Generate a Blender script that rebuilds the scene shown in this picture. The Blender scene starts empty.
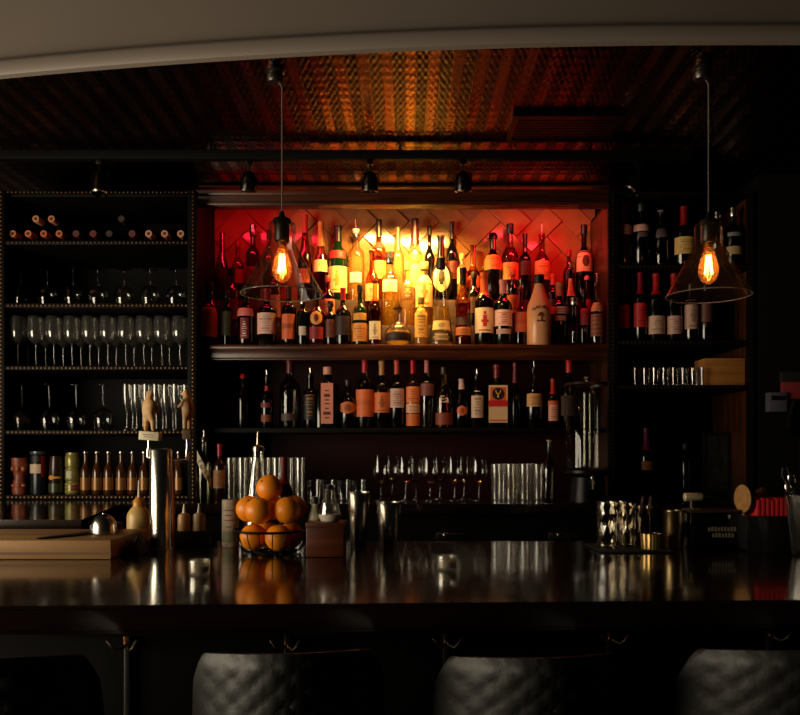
import bpy, bmesh, math, random
from mathutils import Vector, Matrix
random.seed(7)
PI = math.pi
sc = bpy.context.scene
COL = sc.collection
# ------------------------------------------------------------------ camera
F, CX, CY, CZ = 800.0, 405.0, 450.0, 1.365
def X(px, d): return (px - CX) * d / F
def Z(py, d): return CZ + (CY - py) * d / F
cd = bpy.data.cameras.new('camera'); cam = bpy.data.objects.new('camera', cd); COL.objects.link(cam)
cam.location = (0, 0, CZ); cam.rotation_euler = (PI/2, 0, 0)
cd.sensor_width = 36; cd.lens = 36; cd.shift_x = -5/800; cd.shift_y = 92.5/800; cd.clip_start = .02
sc.camera = cam

# ------------------------------------------------------------------ materials
def lin(c):
    return tuple(((v/255)/12.92 if v/255 <= .04045 else ((v/255+.055)/1.055)**2.4) for v in c)
MATS = {}
def new_mat(name):
    m = bpy.data.materials.new(name); m.use_nodes = True
    nt = m.node_tree; nt.nodes.clear()
    o = nt.nodes.new('ShaderNodeOutputMaterial')
    return m, nt, o
def P(name, col, rough=.5, metal=0, spec=.5, noise=0, nscale=20, emit=None, bump=0, bscale=200, coat=0):
    if name in MATS: return MATS[name]
    m, nt, o = new_mat(name)
    b = nt.nodes.new('ShaderNodeBsdfPrincipled')
    c = lin(col) + (1,)
    b.inputs['Base Color'].default_value = c
    b.inputs['Roughness'].default_value = rough
    b.inputs['Metallic'].default_value = metal
    b.inputs['Specular IOR Level'].default_value = spec
    b.inputs['Coat Weight'].default_value = coat
    if emit:
        b.inputs['Emission Color'].default_value = tuple(emit[0]) + (1,)
        b.inputs['Emission Strength'].default_value = emit[1]
    tc = nt.nodes.new('ShaderNodeTexCoord')
    if noise:
        n = nt.nodes.new('ShaderNodeTexNoise'); n.inputs['Scale'].default_value = nscale
        n.inputs['Detail'].default_value = 4
        nt.links.new(tc.outputs['Object'], n.inputs['Vector'])
        r = nt.nodes.new('ShaderNodeValToRGB')
        r.color_ramp.elements[0].position = .3; r.color_ramp.elements[1].position = .75
        r.color_ramp.elements[0].color = tuple(v*(1-noise) for v in c[:3]) + (1,)
        r.color_ramp.elements[1].color = tuple(min(1, v*(1+noise*.5)) for v in c[:3]) + (1,)
        nt.links.new(n.outputs['Fac'], r.inputs['Fac']); nt.links.new(r.outputs['Color'], b.inputs['Base Color'])
    if bump:
        n2 = nt.nodes.new('ShaderNodeTexNoise'); n2.inputs['Scale'].default_value = bscale
        nt.links.new(tc.outputs['Object'], n2.inputs['Vector'])
        bp = nt.nodes.new('ShaderNodeBump'); bp.inputs['Strength'].default_value = bump; bp.inputs['Distance'].default_value = .002
        nt.links.new(n2.outputs['Fac'], bp.inputs['Height']); nt.links.new(bp.outputs['Normal'], b.inputs['Normal'])
    nt.links.new(b.outputs[0], o.inputs[0])
    MATS[name] = m; return m
def wood(name, dark, light, rough=.35, axis='X', scale=6, coat=0, spec=.5):
    if name in MATS: return MATS[name]
    m, nt, o = new_mat(name)
    b = nt.nodes.new('ShaderNodeBsdfPrincipled'); tc = nt.nodes.new('ShaderNodeTexCoord')
    mp = nt.nodes.new('ShaderNodeMapping')
    mp.inputs['Scale'].default_value = {'X': (.6, 9, 9), 'Y': (9, .6, 9), 'Z': (9, 9, .6)}[axis]
    n = nt.nodes.new('ShaderNodeTexNoise'); n.inputs['Scale'].default_value = scale; n.inputs['Detail'].default_value = 8
    n.inputs['Distortion'].default_value = .6
    r = nt.nodes.new('ShaderNodeValToRGB')
    r.color_ramp.elements[0].position = .32; r.color_ramp.elements[1].position = .7
    r.color_ramp.elements[0].color = lin(dark) + (1,); r.color_ramp.elements[1].color = lin(light) + (1,)
    L = nt.links.new
    L(tc.outputs['Object'], mp.inputs[0]); L(mp.outputs[0], n.inputs['Vector']); L(n.outputs['Fac'], r.inputs[0])
    L(r.outputs[0], b.inputs['Base Color']); b.inputs['Roughness'].default_value = rough
    b.inputs['Coat Weight'].default_value = coat; b.inputs['Coat Roughness'].default_value = .08
    b.inputs['Specular IOR Level'].default_value = spec
    bp = nt.nodes.new('ShaderNodeBump'); bp.inputs['Strength'].default_value = .15; bp.inputs['Distance'].default_value = .001
    L(n.outputs['Fac'], bp.inputs['Height']); L(bp.outputs[0], b.inputs['Normal'])
    L(b.outputs[0], o.inputs[0]); MATS[name] = m; return m
def glass(name, tint=(1, 1, 1), rough=.03, base=.05, edge=.75, power=3.0, body=0, bodycol=(1, 1, 1)):
    """thin clear glass: see-through tint plus an edge-weighted gloss"""
    if name in MATS: return MATS[name]
    m, nt, o = new_mat(name); L = nt.links.new
    tr = nt.nodes.new('ShaderNodeBsdfTransparent'); gl = nt.nodes.new('ShaderNodeBsdfGlossy')
    gl.inputs['Roughness'].default_value = rough
    lw = nt.nodes.new('ShaderNodeLayerWeight'); lw.inputs['Blend'].default_value = .5
    pw = nt.nodes.new('ShaderNodeMath'); pw.operation = 'POWER'; pw.inputs[1].default_value = power
    ml = nt.nodes.new('ShaderNodeMath'); ml.operation = 'MULTIPLY_ADD'; ml.inputs[1].default_value = edge; ml.inputs[2].default_value = base
    L(lw.outputs['Facing'], pw.inputs[0]); L(pw.outputs[0], ml.inputs[0])
    mc = nt.nodes.new('ShaderNodeMix'); mc.data_type = 'RGBA'
    mc.inputs['A'].default_value = tuple(tint) + (1,)
    mc.inputs['B'].default_value = tuple(v**2.4*.8 for v in tint) + (1,)
    L(lw.outputs['Facing'], mc.inputs['Factor']); L(mc.outputs['Result'], tr.inputs['Color'])
    first = tr
    if body:
        df = nt.nodes.new('ShaderNodeBsdfDiffuse'); df.inputs['Color'].default_value = tuple(bodycol) + (1,)
        tl = nt.nodes.new('ShaderNodeBsdfTranslucent'); tl.inputs['Color'].default_value = tuple(bodycol) + (1,)
        ad = nt.nodes.new('ShaderNodeMixShader'); ad.inputs[0].default_value = .5
        L(df.outputs[0], ad.inputs[1]); L(tl.outputs[0], ad.inputs[2])
        m2 = nt.nodes.new('ShaderNodeMixShader'); m2.inputs[0].default_value = body
        L(tr.outputs[0], m2.inputs[1]); L(ad.outputs[0], m2.inputs[2]); first = m2
    mx = nt.nodes.new('ShaderNodeMixShader')
    L(ml.outputs[0], mx.inputs[0]); L(first.outputs[0], mx.inputs[1]); L(gl.outputs[0], mx.inputs[2])
    L(mx.outputs[0], o.inputs[0]); MATS[name] = m; return m

# ------------------------------------------------------------------ mesh builder
class MB:
    def __init__(s): s.bm = bmesh.new()
    def box(s, x0, x1, y0, y1, z0, z1, bev=0, rot=None):
        r = bmesh.ops.create_cube(s.bm, size=1); vs = r['verts']
        for v in vs:
            v.co = Vector(((x0+x1)/2 + v.co.x*(x1-x0), (y0+y1)/2 + v.co.y*(y1-y0), (z0+z1)/2 + v.co.z*(z1-z0)))
        if bev:
            es = list({e for v in vs for e in v.link_edges})
            r2 = bmesh.ops.bevel(s.bm, geom=es, offset=bev, segments=2, affect='EDGES', profile=.5)
            vs = r2['verts']
        if rot:
            bmesh.ops.rotate(s.bm, verts=vs, cent=rot[0], matrix=rot[1])
        return s
    def lathe(s, prof, c=(0, 0, 0), seg=24, n=None, axis=None):
        """prof: [(r, z)], optional superellipse exponent per ring via n(r)"""
        rings = []
        M = axis or Matrix.Identity(3); c = Vector(c)
        for r, z in prof:
            if r < 1e-6:
                rings.append([s.bm.verts.new(c + M @ Vector((0, 0, z)))])
            else:
                k = n(r) if n else 2
                ring = []
                for i in range(seg):
                    a = 2*PI*(i+.5)/seg; ca, sa = math.cos(a), math.sin(a)
                    f = 1.0 if k == 2 else 1/((abs(ca)**k + abs(sa)**k)**(1/k))
                    ring.append(s.bm.verts.new(c + M @ Vector((r*f*ca, r*f*sa, z))))
                rings.append(ring)
        for a, b in zip(rings, rings[1:]):
            if len(a) == 1 and len(b) == 1: continue
            for i in range(seg):
                j = (i+1) % seg
                if len(a) == 1: s.bm.faces.new((a[0], b[j], b[i])) if False else s.bm.faces.new((a[0], b[i], b[j]))
                elif len(b) == 1: s.bm.faces.new((a[i], a[j], b[0]))
                else: s.bm.faces.new((a[i], a[j], b[j], b[i]))
        return s
    def tube(s, pts, r, seg=8, closed=False):
        pts = [Vector(p) for p in pts]; rings = []
        nP = len(pts); up = None
        for i, p in enumerate(pts):
            if closed: t = (pts[(i+1) % nP] - pts[i-1]).normalized()
            else: t = (pts[min(i+1, nP-1)] - pts[max(i-1, 0)]).normalized()
            if up is None:
                ref = Vector((0, 0, 1)) if abs(t.z) < .9 else Vector((1, 0, 0))
                up = ref
            a = t.cross(up)
            if a.length < 1e-5: a = t.orthogonal()
            a.normalize(); b = a.cross(t).normalized(); up = b
            rr = r[i] if isinstance(r, (list, tuple)) else r
            rings.append([s.bm.verts.new(p + (a*math.cos(2*PI*k/seg) + b*math.sin(2*PI*k/seg))*rr) for k in range(seg)])
        pairs = list(zip(rings, rings[1:])) + ([(rings[-1], rings[0])] if closed else [])
        for A, B in pairs:
            for k in range(seg):
                s.bm.faces.new((A[k], A[(k+1) % seg], B[(k+1) % seg], B[k]))
        if not closed:
            s.bm.faces.new(rings[0][::-1]); s.bm.faces.new(rings[-1])
        return s
    def ball(s, c, r, sx=1, sy=1, sz=1, seg=12):
        res = bmesh.ops.create_uvsphere(s.bm, u_segments=seg, v_segments=max(4, seg*2//3), radius=r)
        for v in res['verts']: v.co = Vector(c) + Vector((v.co.x*sx, v.co.y*sy, v.co.z*sz))
        return s
    def patch(s, rad, z0, z1, half, nz=4, na=14, shape=None, a0=0.0):
        """curved label facing -Y; rad(z) gives the radius"""
        g = []
        for i in range(nz+1):
            z = z0 + (z1-z0)*i/nz; row = []
            w = half*(shape(i/nz) if shape else 1)
            for j in range(na+1):
                a = -PI/2 + a0 + (-w + 2*w*j/na)
                r = rad(z); row.append(s.bm.verts.new((r*math.cos(a), r*math.sin(a), z)))
            g.append(row)
        for i in range(nz):
            for j in range(na):
                s.bm.faces.new((g[i][j], g[i][j+1], g[i+1][j+1], g[i+1][j]))
        return s
    def poly(s, pts, z0, z1):
        a = [s.bm.verts.new((p[0], p[1], z0)) for p in pts]; b = [s.bm.verts.new((p[0], p[1], z1)) for p in pts]
        s.bm.faces.new(a[::-1]); s.bm.faces.new(b); n = len(pts)
        for i in range(n): s.bm.faces.new((a[i], a[(i+1) % n], b[(i+1) % n], b[i]))
        return s
    def build(s, name, m, parent=None, loc=None, smooth=True, norm=True):
        if norm: bmesh.ops.recalc_face_normals(s.bm, faces=s.bm.faces)
        me = bpy.data.meshes.new(name); s.bm.to_mesh(me); s.bm.free()
        me.materials.append(m)
        o = bpy.data.objects.new(name, me); COL.objects.link(o)
        if smooth:
            me.shade_smooth()
            try: me.set_sharp_from_angle(angle=math.radians(40))
            except Exception: pass
        if parent: o.parent = parent
        if loc: o.location = loc
        return o
def tag(o, label=None, cat=None, group=None, kind=None):
    if label: o['label'] = label
    if cat: o['category'] = cat
    if group: o['group'] = group
    if kind: o['kind'] = kind
    return o
def empty(name, loc, label, cat, group=None, rz=0):
    o = bpy.data.objects.new(name, None); COL.objects.link(o)
    o.empty_display_size = .05; o.location = loc; o.rotation_euler.z = rz
    return tag(o, label, cat, group)
def copy_tree(o, parent=None):
    c = o.copy(); COL.objects.link(c)
    if parent: c.parent = parent
    for ch in list(o.children): copy_tree(ch, c)
    return c
def text_mesh(txt, size, name, m, parent, loc, rot=(PI/2, 0, 0), depth=.0006):
    cu = bpy.data.curves.new('t', 'FONT'); cu.body = txt; cu.size = size; cu.align_x = 'CENTER'; cu.align_y = 'CENTER'; cu.extrude = depth
    t = bpy.data.objects.new('t', cu); COL.objects.link(t)
    dg = bpy.context.evaluated_depsgraph_get()
    me = bpy.data.meshes.new_from_object(t.evaluated_get(dg))
    bpy.data.objects.remove(t); me.materials.clear(); me.materials.append(m)
    o = bpy.data.objects.new(name, me); COL.objects.link(o); o.parent = parent; o.location = loc; o.rotation_euler = rot
    return o
ORD = 'first second third fourth fifth sixth seventh eighth ninth tenth eleventh twelfth'.split()

# palette
BLACK = P('black_plastic', (10, 9, 9), .45)
BMETAL = P('black_metal', (12, 11, 11), .35, .6)
CHROME = P('chrome', (215, 210, 200), .2, 1)
STEEL = P('brushed_steel', (190, 182, 168), .24, 1)
BRASS = P('aged_brass', (150, 110, 60), .3, 1)
NAIL = P('nailhead_metal', (104, 78, 56), .4, 1)
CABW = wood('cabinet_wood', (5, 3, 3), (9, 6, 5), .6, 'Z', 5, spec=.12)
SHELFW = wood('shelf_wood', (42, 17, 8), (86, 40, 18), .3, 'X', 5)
JAMB_LITW = wood('jamb_lit_side_wood', (46, 22, 10), (84, 44, 20), .35, 'Z', 5)
BARW = wood('bar_wood', (13, 6, 4), (25, 10, 6), .16, 'X', 4, coat=.5)
BARF = wood('bar_front_wood', (5, 3, 3), (9, 6, 5), .6, 'Z', 4, spec=.1)
PALEW = wood('pale_wood', (150, 108, 66), (190, 145, 92), .5, 'X', 3)
BOXW = wood('box_wood', (150, 95, 38), (190, 128, 58), .55, 'X', 3)
REDW = wood('red_brown_wood', (66, 26, 10), (100, 46, 20), .4, 'X', 4)
CLEAR = glass('clear_glass', (.93, .93, .91))
WARE = glass('glassware', (.92, .92, .9), .05, .08, .85, 2.0)
FLUTE = glass('flute_glass', (.88, .87, .84), .12, .13, .85, 1.5, body=.07, bodycol=(.8, .78, .7))
BULB = glass('amber_bulb_glass', (1.0, .72, .40), .03, .05, .5, 3, body=.10, bodycol=(.9, .45, .15))
GL = {
 'dark': P('dark_bottle_glass', (9, 7, 6), .09, 0, .6),
 'black': P('black_bottle_glass', (5, 5, 6), .12, 0, .6),
 'green': P('green_bottle_glass', (10, 34, 12), .08, 0, .6),
 'dgreen': P('dark_green_bottle_glass', (8, 16, 9), .1, 0, .6),
 'brown': P('brown_bottle_glass', (34, 14, 6), .08, 0, .6),
 'redd': P('dark_red_bottle_glass', (40, 6, 7), .1, 0, .6),
 'clear': glass('clear_bottle_glass', (.93, .9, .82), .04, .06, .7, 2.5),
 'smoke': glass('smoky_bottle_glass', (.5, .46, .42), .05, .06, .6, 2.5),
 'red': glass('red_bottle_glass', (.75, .3, .25), .05, .06, .6, 2.5),
 'amber': glass('amber_bottle_glass', (.85, .5, .2), .05, .06, .6, 2.5),
 'gold': glass('pale_gold_bottle_glass', (.95, .82, .5), .05, .06, .6, 2.5, body=.12, bodycol=(.9, .75, .4)),
 'cream': P('cream_coating_orange_lit', (234, 164, 112), .28, 0, .5),  # even coat, warmed with the orange of the shelf lights
}
LQ = {
 'clear': glass('clear_spirit', (.96, .95, .88), .05, .03, .2, 2),
 'amber': glass('amber_spirit', (.85, .42, .12), .05, .03, .2, 2),
 'gold': glass('golden_spirit', (.98, .78, .32), .05, .03, .2, 2, body=.25, bodycol=(.95, .72, .25)),
 'red': glass('red_spirit', (.7, .14, .1), .05, .03, .2, 2),
}
def CM(c, rough=.55, metal=0):
    return P('paint_%02x%02x%02x%s' % (*c, 'm' if metal else ''), c, rough, metal)

# ------------------------------------------------------------------ bottles
ST = {  # [(height fraction, radius fraction)]
 'bordeaux': [(0, .92), (.015, 1), (.60, 1), (.65, .94), (.69, .74), (.72, .48), (.75, .38), (1, .34)],
 'liquor': [(0, .94), (.015, 1), (.55, 1), (.62, .93), (.68, .68), (.73, .42), (.78, .35), (1, .33)],
 'sloped': [(0, .92), (.015, 1), (.42, 1), (.52, .9), (.62, .66), (.72, .46), (.82, .38), (1, .33)],
 'slim': [(0, .95), (.015, 1), (.66, 1), (.71, .9), (.745, .62), (.77, .45), (1, .42)],
 'squat': [(0, .94), (.02, 1), (.5, 1), (.58, .96), (.65, .75), (.69, .45), (.73, .32), (1, .3)],
 'round': [(0, .55), (.02, .62), (.1, .86), (.22, .99), (.32, 1), (.44, .9), (.53, .66), (.6, .4), (.66, .31), (1, .28)],
 'cone': [(0, .95), (.02, 1), (.08, 1), (.3, .8), (.55, .56), (.7, .42), (.82, .34), (1, .3)],
 'malibu': [(0, .95), (.015, 1), (.5, 1), (.58, .93), (.68, .7), (.78, .5), (.88, .38), (1, .33)],
 'square': [(0, .94), (.012, 1), (.66, 1), (.70, .95), (.73, .7), (.75, .42), (.77, .36), (1, .36)],
 'hourglass': [(0, .92), (.03, 1), (.22, 1), (.34, .82), (.46, .92), (.56, .98), (.64, .8), (.71, .48), (.77, .38), (1, .36)],
 'tube': [(0, .95), (.01, 1), (.94, 1), (.96, .9), (1, .85)],
}
INK = P('label_ink', (60, 22, 14), .6)
def bottle(px, yt, w, st, gl, cap, lab, desc, d=3.72, bz=1.84, group=None, liq=None, cat='bottle', name=None, fill=.55):
    R = w*d/F/2; H = Z(yt, d) - bz; x = X(px, d)
    root = empty(name or 'liquor_bottle', (x, d, bz), desc, cat, group)
    pour = cap and cap[0] == 'pourer'
    HB = H*(.85 if pour else .985)
    prof = [(r*R, h*HB) for h, r in ST[st]]
    sq = (lambda r: 7 if r > .75*R else (3 if r > .5*R else 2)) if st == 'square' else None
    def rad(z):
        f = z/HB
        for (h0, r0), (h1, r1) in zip(ST[st], ST[st][1:]):
            if f <= h1: return R*(r0 + (r1-r0)*(f-h0)/max(1e-6, h1-h0))
        return R*ST[st][-1][1]
    m = MB(); rn = prof[-1][0]
    m.lathe([(0, 0)] + prof[:-1] + [(rn, HB*.955), (rn*1.18, HB*.96), (rn*1.18, HB), (0, HB)], seg=28, n=sq)
    m.build('glass_body', GL[gl], root)
    if liq:
        lp = [(r*.93, max(.004, z)) for r, z in prof if z < fill*HB]
        lr = rad(fill*HB)*.93
        MB().lathe([(0, .004)] + lp + [(lr, fill*HB), (0, fill*HB)], seg=24, n=sq).build('liquor', LQ[liq], root)
    if cap:
        k, c = cap[0], cap[1]; mm = cap[2] if len(cap) > 2 else None
        if k == 'capsule':
            z0 = HB*.80
            MB().lathe([(rad(z0)*1.08, z0), (rn*1.1, HB*.95), (rn*1.26, HB*.955), (rn*1.26, H), (0, H)], seg=18).build('capsule', CM(c, .35), root)
        elif k == 'longcap':
            z0 = HB*.70
            MB().lathe([(rad(z0)*1.06, z0), (rad(HB*.76)*1.08, HB*.76), (rn*1.12, HB*.95), (rn*1.28, HB*.955), (rn*1.28, H), (0, H)], seg=18).build('capsule', CM(c, .35), root)
        elif k == 'screw':
            z0 = HB*.885
            MB().lathe([(rn*1.2, z0), (rn*1.3, z0+.002), (rn*1.3, H-.002), (rn*1.15, H), (0, H)], seg=18).build('screw_cap', CM(c, .4), root)
        elif k == 'metal':
            z0 = HB*.86
            MB().lathe([(rn*1.3, z0), (rn*1.42, z0+.003), (rn*1.42, H*.93), (rn*1.28, H*.935), (rn*1.28, H*.945), (rn*1.42, H*.95), (rn*1.42, H-.002), (rn*1.2, H), (0, H)], seg=18).build('metal_cap', STEEL, root)
        elif k == 'ball':
            MB().lathe([(rn*.9, HB*.97), (rn*.9, HB*1.0), (rn*1.5, HB*.93+.0), (rn*1.5, H*.97), (rn, H), (0, H)], seg=16).build('stopper', CM(c, .3), root)
        elif k == 'pourer':
            z = HB
            sp = MB().lathe([(0, z-.01), (rn*.95, z-.01), (rn*1.05, z+.004), (rn*1.05, z+.010), (rn*.6, z+.014), (0, z+.014)], seg=14).build('pourer_collar', CM(c, .4), root)
            MB().tube([(0, 0, z+.01), (0, 0, z+(H-z)*.5), (-.002, -.003, H-.004), (-.004, -.008, H)], [.0045, .0036, .0032, .0028]).build('pour_spout', STEEL, root)
        elif k == 'cork':
            MB().lathe([(rn*.8, HB*.98), (rn*.8, HB), (rn*1.35, HB+.001), (rn*1.35, H), (0, H)], seg=16).build('cork_stopper', CM(c, .7), root)
    if lab:
        specs = lab if isinstance(lab, list) else [lab]
        for s_ in specs:
            (ya, yb, c), rest = s_[:3], s_[3:]
            emb = rest[0] if rest else None; half = rest[1] if len(rest) > 1 else 1.25
            z0, z1 = max(.003, Z(yb, d)-bz), Z(ya, d)-bz
            ecol = rest[2] if len(rest) > 2 else tuple(int(v*.72) for v in c)
            nm = 'neck_label' if z0 > HB*.66 else 'label'
            if st == 'square' and nm == 'label':
                hw = R*min(1, half)*.92
                lo = MB().box(-hw, hw, -R*1.04, -R*.985, z0, z1).build(nm, CM(c), root)
                fr = lambda z: R*1.06
                flat = hw
            else:
                shp = (lambda t: math.sqrt(max(.02, 1-(2*t-1)**2))) if emb == 'oval' else ((lambda t: 1 if t < .6 else math.sqrt(max(.05, 1-((t-.6)/.4)**2))) if emb == 'arch' else None)
                lo = MB().patch(lambda z: rad(z)*1.02+.0004, z0, z1, half, nz=8 if emb in ('oval', 'arch') else 5, shape=shp).build(nm, CM(c), root, norm=False)
                flat = None
            if emb in ('lines', 'text', 'figure', 'disc', 'arch', 'oval', 'band', 'bars'):
                e = MB(); h = z1-z0
                def pp(u0, u1, v0, v1):
                    if flat: e.box(flat*u0, flat*u1, -R*1.06, -R*1.035, z0+h*v0, z0+h*v1)
                    else:
                        a = (u0+u1)/2*half; e.patch(lambda z: rad(z)*1.035+.0007, z0+h*v0, z0+h*v1, (u1-u0)/2*half, nz=2, na=6, a0=a)
                if emb in ('lines', 'text', 'arch'):
                    for v in (.80, .66, .57, .48, .36, .22, .13):
                        uu = .22+.4*random.random(); hh = .075 if v in (.66, .22) else .03
                        pp(-uu, uu, v, v+hh)
                elif emb == 'figure':
                    pp(-.16, .16, .25, .7); pp(-.3, .3, .42, .52); pp(-.1, .1, .72, .85); pp(-.5, .5, .08, .13)
                elif emb in ('disc', 'oval'):
                    for i in range(6):
                        t = (i+.5)/6*2-1; hw = .34*math.sqrt(1-t*t); pp(-hw, hw, .5+t*.26-.045, .5+t*.26+.045)
                elif emb == 'band': pp(-1, 1, .42, .62)
                elif emb == 'bars':
                    for v in (.1, .3, .5, .7, .86): pp(-.9, .9, v, v+.05)
                e.build('label_print', CM(ecol), lo, norm=False)
    return root

OR, CR, PK, RED, YEL, WH, BK = (205, 105, 45), (225, 205, 165), (226, 176, 160), (170, 22, 26), (220, 170, 70), (225, 218, 205), (9, 8, 8)
SH = 1.8405   # main shelf top
u = lambda *a, d=3.68, **k: bottle(*a, d=d, bz=SH, group='front row of bottles on the glowing upper shelf', **k)
u(210, 283, 19, 'liquor', 'dark', ('screw', BK), (305, 338, OR, 'arch', 1.1), 'broad dark bottle with tall orange arched label, leftmost in front row of upper shelf')
u(227, 291, 11, 'slim', 'dgreen', ('screw', BK), (312, 336, (70, 74, 40), 'lines'), 'slim dark green bottle with olive label, second in front row of upper shelf')
u(246, 287, 17, 'liquor', 'dark', ('screw', BK), [(309, 317, (215, 110, 105), None, 1.2), (319, 340, (120, 20, 20), 'lines', .5, (230, 200, 190))], 'dark bottle with pink shoulder band below left edge of the left lamp shade')
u(267, 289, 19, 'bordeaux', 'dark', ('capsule', (120, 18, 22)), (314, 335, PK, 'lines', 1.2), 'dark wine-shaped bottle with pale pink label under the left pendant lamp')
u(289, 286, 15, 'bordeaux', 'dark', ('capsule', (60, 10, 12)), (315, 340, (220, 95, 50), 'band', 1.0), 'dark bottle with plain orange label just right of the pink labelled one')
u(303, 297, 12, 'slim', 'dgreen', ('metal', WH), (327, 336, (230, 200, 180), None, .6), 'slim dark green bottle with silver cap and one small square pale label')
u(317, 292, 17, 'liquor', 'redd', ('screw', BK), [(312, 326, (225, 150, 70), 'oval', .75, (120, 20, 16)), (328, 340, (150, 22, 30), 'lines', .9)], 'dark red bottle with round gold ring badge under the lamp shade edge')
u(330.5, 301, 11, 'slim', 'dark', ('screw', (40, 22, 14)), (320, 338, (110, 52, 36), 'lines'), 'small dark bottle with dull brown label beside a red-necked one')
u(343, 288, 16, 'squat', 'dark', ('capsule', (180, 24, 28)), (317, 336, (46, 22, 18), 'lines'), 'dark bottle with bright red neck and near-black label in front row')
u(360, 285, 15, 'squat', 'green', ('screw', BK), [(324, 342, (228, 150, 66), 'lines', 1.2), (314, 321, (210, 150, 60), None, 1)], 'small green bottle with orange label and gold neck badge in front row')
u(375, 280, 13, 'liquor', 'amber', ('cork', (190, 120, 60)), (322, 340, (240, 220, 170), 'figure', 1.0), 'amber bottle with a white label beside the small green bottle', liq='amber')
u(398, 308, 27, 'round', 'clear', ('cork', (60, 40, 30)), (334, 342, (40, 24, 16), None, 1.3), 'squat round clear decanter with dark band low down, centre of front row', liq='gold', name='decanter', fill=.4)
u(421, 297, 13, 'slim', 'gold', ('screw', (210, 160, 70)), (308, 338, (235, 175, 70), 'lines', 1.2), 'short yellow bottle with tall yellow label left of the cone decanter', liq='gold')
u(441, 258, 24, 'cone', 'clear', ('screw', (30, 22, 18)), [(322, 331, (232, 200, 120), 'disc', .9), (333, 343, (24, 18, 14), 'lines', 1.3, (225, 190, 120))], 'cone-shaped clear decanter with black and gold label near the base', liq='gold', name='decanter', fill=.45)
u(463, 268, 16, 'hourglass', 'amber', ('capsule', BK), [(318, 326, (60, 34, 18), None, 1.3), (328, 336, (214, 120, 50), 'lines', 1.2)], 'waisted amber bottle with black neck and dark belt right of cone decanter', liq='amber')
u(484, 273, 19, 'bordeaux', 'dark', ('longcap', (205, 90, 40)), (309, 334, (240, 205, 150), 'figure', 1.25, (190, 40, 26)), 'dark bottle with orange capsule and cream label showing a red figure')
u(503, 280, 18, 'bordeaux', 'dgreen', ('capsule', (225, 140, 120)), [(311, 327, (240, 190, 165), 'text', 1.25, (190, 60, 40)), (330, 335, (190, 150, 135), None, .9)], 'dark bottle with pink capsule, pale pink label and a small strip below')
u(520.5, 279, 16, 'squat', 'red', ('pourer', (150, 50, 40)), (313, 333, (205, 92, 52), 'band', 1.3, (190, 78, 42)), 'reddish clear bottle with plain terracotta label left of the coated cream bottle', liq='red', d=3.715)
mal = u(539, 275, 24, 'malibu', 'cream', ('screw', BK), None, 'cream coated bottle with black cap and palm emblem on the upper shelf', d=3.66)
for i, (t, a) in enumerate(zip('MALIBU', (-.62, -.36, -.12, .1, .3, .56))):
    r_ = 24*3.66/F/2*1.0
    text_mesh(t, .02, 'lettering', CM((120, 42, 24)), mal, (r_*math.sin(a), -r_*math.cos(a)-.002, Z(309.5+6*a*a, 3.68)-SH), (PI/2, 0, a), .0012)
_e = MB(); _r = 24*3.66/F/2
_e.patch(lambda z: _r*1.02, Z(324, 3.68)-SH, Z(322.5, 3.68)-SH, .35)
_e.patch(lambda z: _r*1.02, Z(323, 3.68)-SH, Z(318, 3.68)-SH, .06, na=2, a0=.08)
_e.patch(lambda z: _r*1.02, Z(318.5, 3.68)-SH, Z(315, 3.68)-SH, .32, shape=lambda t: 1-t*.6)
_e.build('palm_emblem', CM((110, 50, 20)), mal, norm=False)
u(559, 283, 19, 'bordeaux', 'dark', ('capsule', (200, 140, 90)), [(308, 315, (235, 190, 165), 'text', 1.3, (160, 50, 40)), (317, 322, (215, 120, 105), None, .6)], 'dark bottle with narrow cream band label right of the cream coated bottle', d=3.715)
u(574, 298, 7, 'tube', 'smoke', ('metal', WH), None, 'thin straight glass tube bottle with silver cap near right end of upper shelf')
u(584, 290, 12, 'liquor', 'dark', ('screw', BK), (309, 326, (180, 50, 56), 'lines', .9), 'dark bottle with dull red label, second from right end of front row', d=3.72)
u(597, 274, 14, 'liquor', 'amber', ('pourer', (60, 30, 20)), [(303, 312, (190, 130, 80), 'lines', 1.2), (315, 337, (140, 70, 36), 'bars', 1.2, (90, 36, 20))], 'brownish bottle with pour spout at the right end of upper shelf', liq='red')
M1 = 1.9505
m_ = lambda *a, **k: bottle(*a, d=3.815, bz=M1, group='middle row of bottles on the low step', **k)
m_(232, 268, 15, 'liquor', 'redd', ('screw', BK), (300, 320, (90, 20, 20), 'lines'), 'dark red bottle in the shadowed middle row left of the left pendant lamp')
m_(274, 262, 14, 'bordeaux', 'redd', ('capsule', (140, 20, 24)), (296, 318, (130, 40, 36), 'lines'), 'dark red bottle behind the left lamp shade in the middle row')
m_(328, 276, 14, 'liquor', 'red', ('screw', (150, 40, 30)), (300, 318, (190, 90, 60), 'lines'), 'small reddish clear bottle below the green one with cream label', liq='red')
m_(372, 250, 15, 'liquor', 'amber', ('cork', (170, 90, 40)), (285, 302, (235, 190, 110), 'lines', 1.0), 'amber bottle with cream label behind the small green bottle', liq='amber')
m_(390, 252, 18, 'bordeaux', 'clear', ('metal', WH), (281, 293, (240, 220, 180), 'text', .9), 'clear bottle of golden spirit with silver cap in the middle row', liq='gold')
m_(407.5, 262, 15, 'liquor', 'gold', ('screw', (225, 180, 90)), (288, 300, (110, 70, 30), 'lines', .8, (230, 190, 100)), 'golden bottle with small dark label behind the round decanter', liq='gold')
m_(424, 262, 17, 'slim', 'gold', ('screw', (225, 190, 110)), (276, 308, (240, 200, 120), 'figure', 1.3, (200, 120, 40)), 'pale gold bottle wrapped in a cream label with a small figure', liq='gold')
m_(474, 272, 14, 'liquor', 'dark', ('screw', BK), (298, 314, (90, 46, 26), 'lines'), 'dark bottle below the round amber flask in the middle row')
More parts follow.
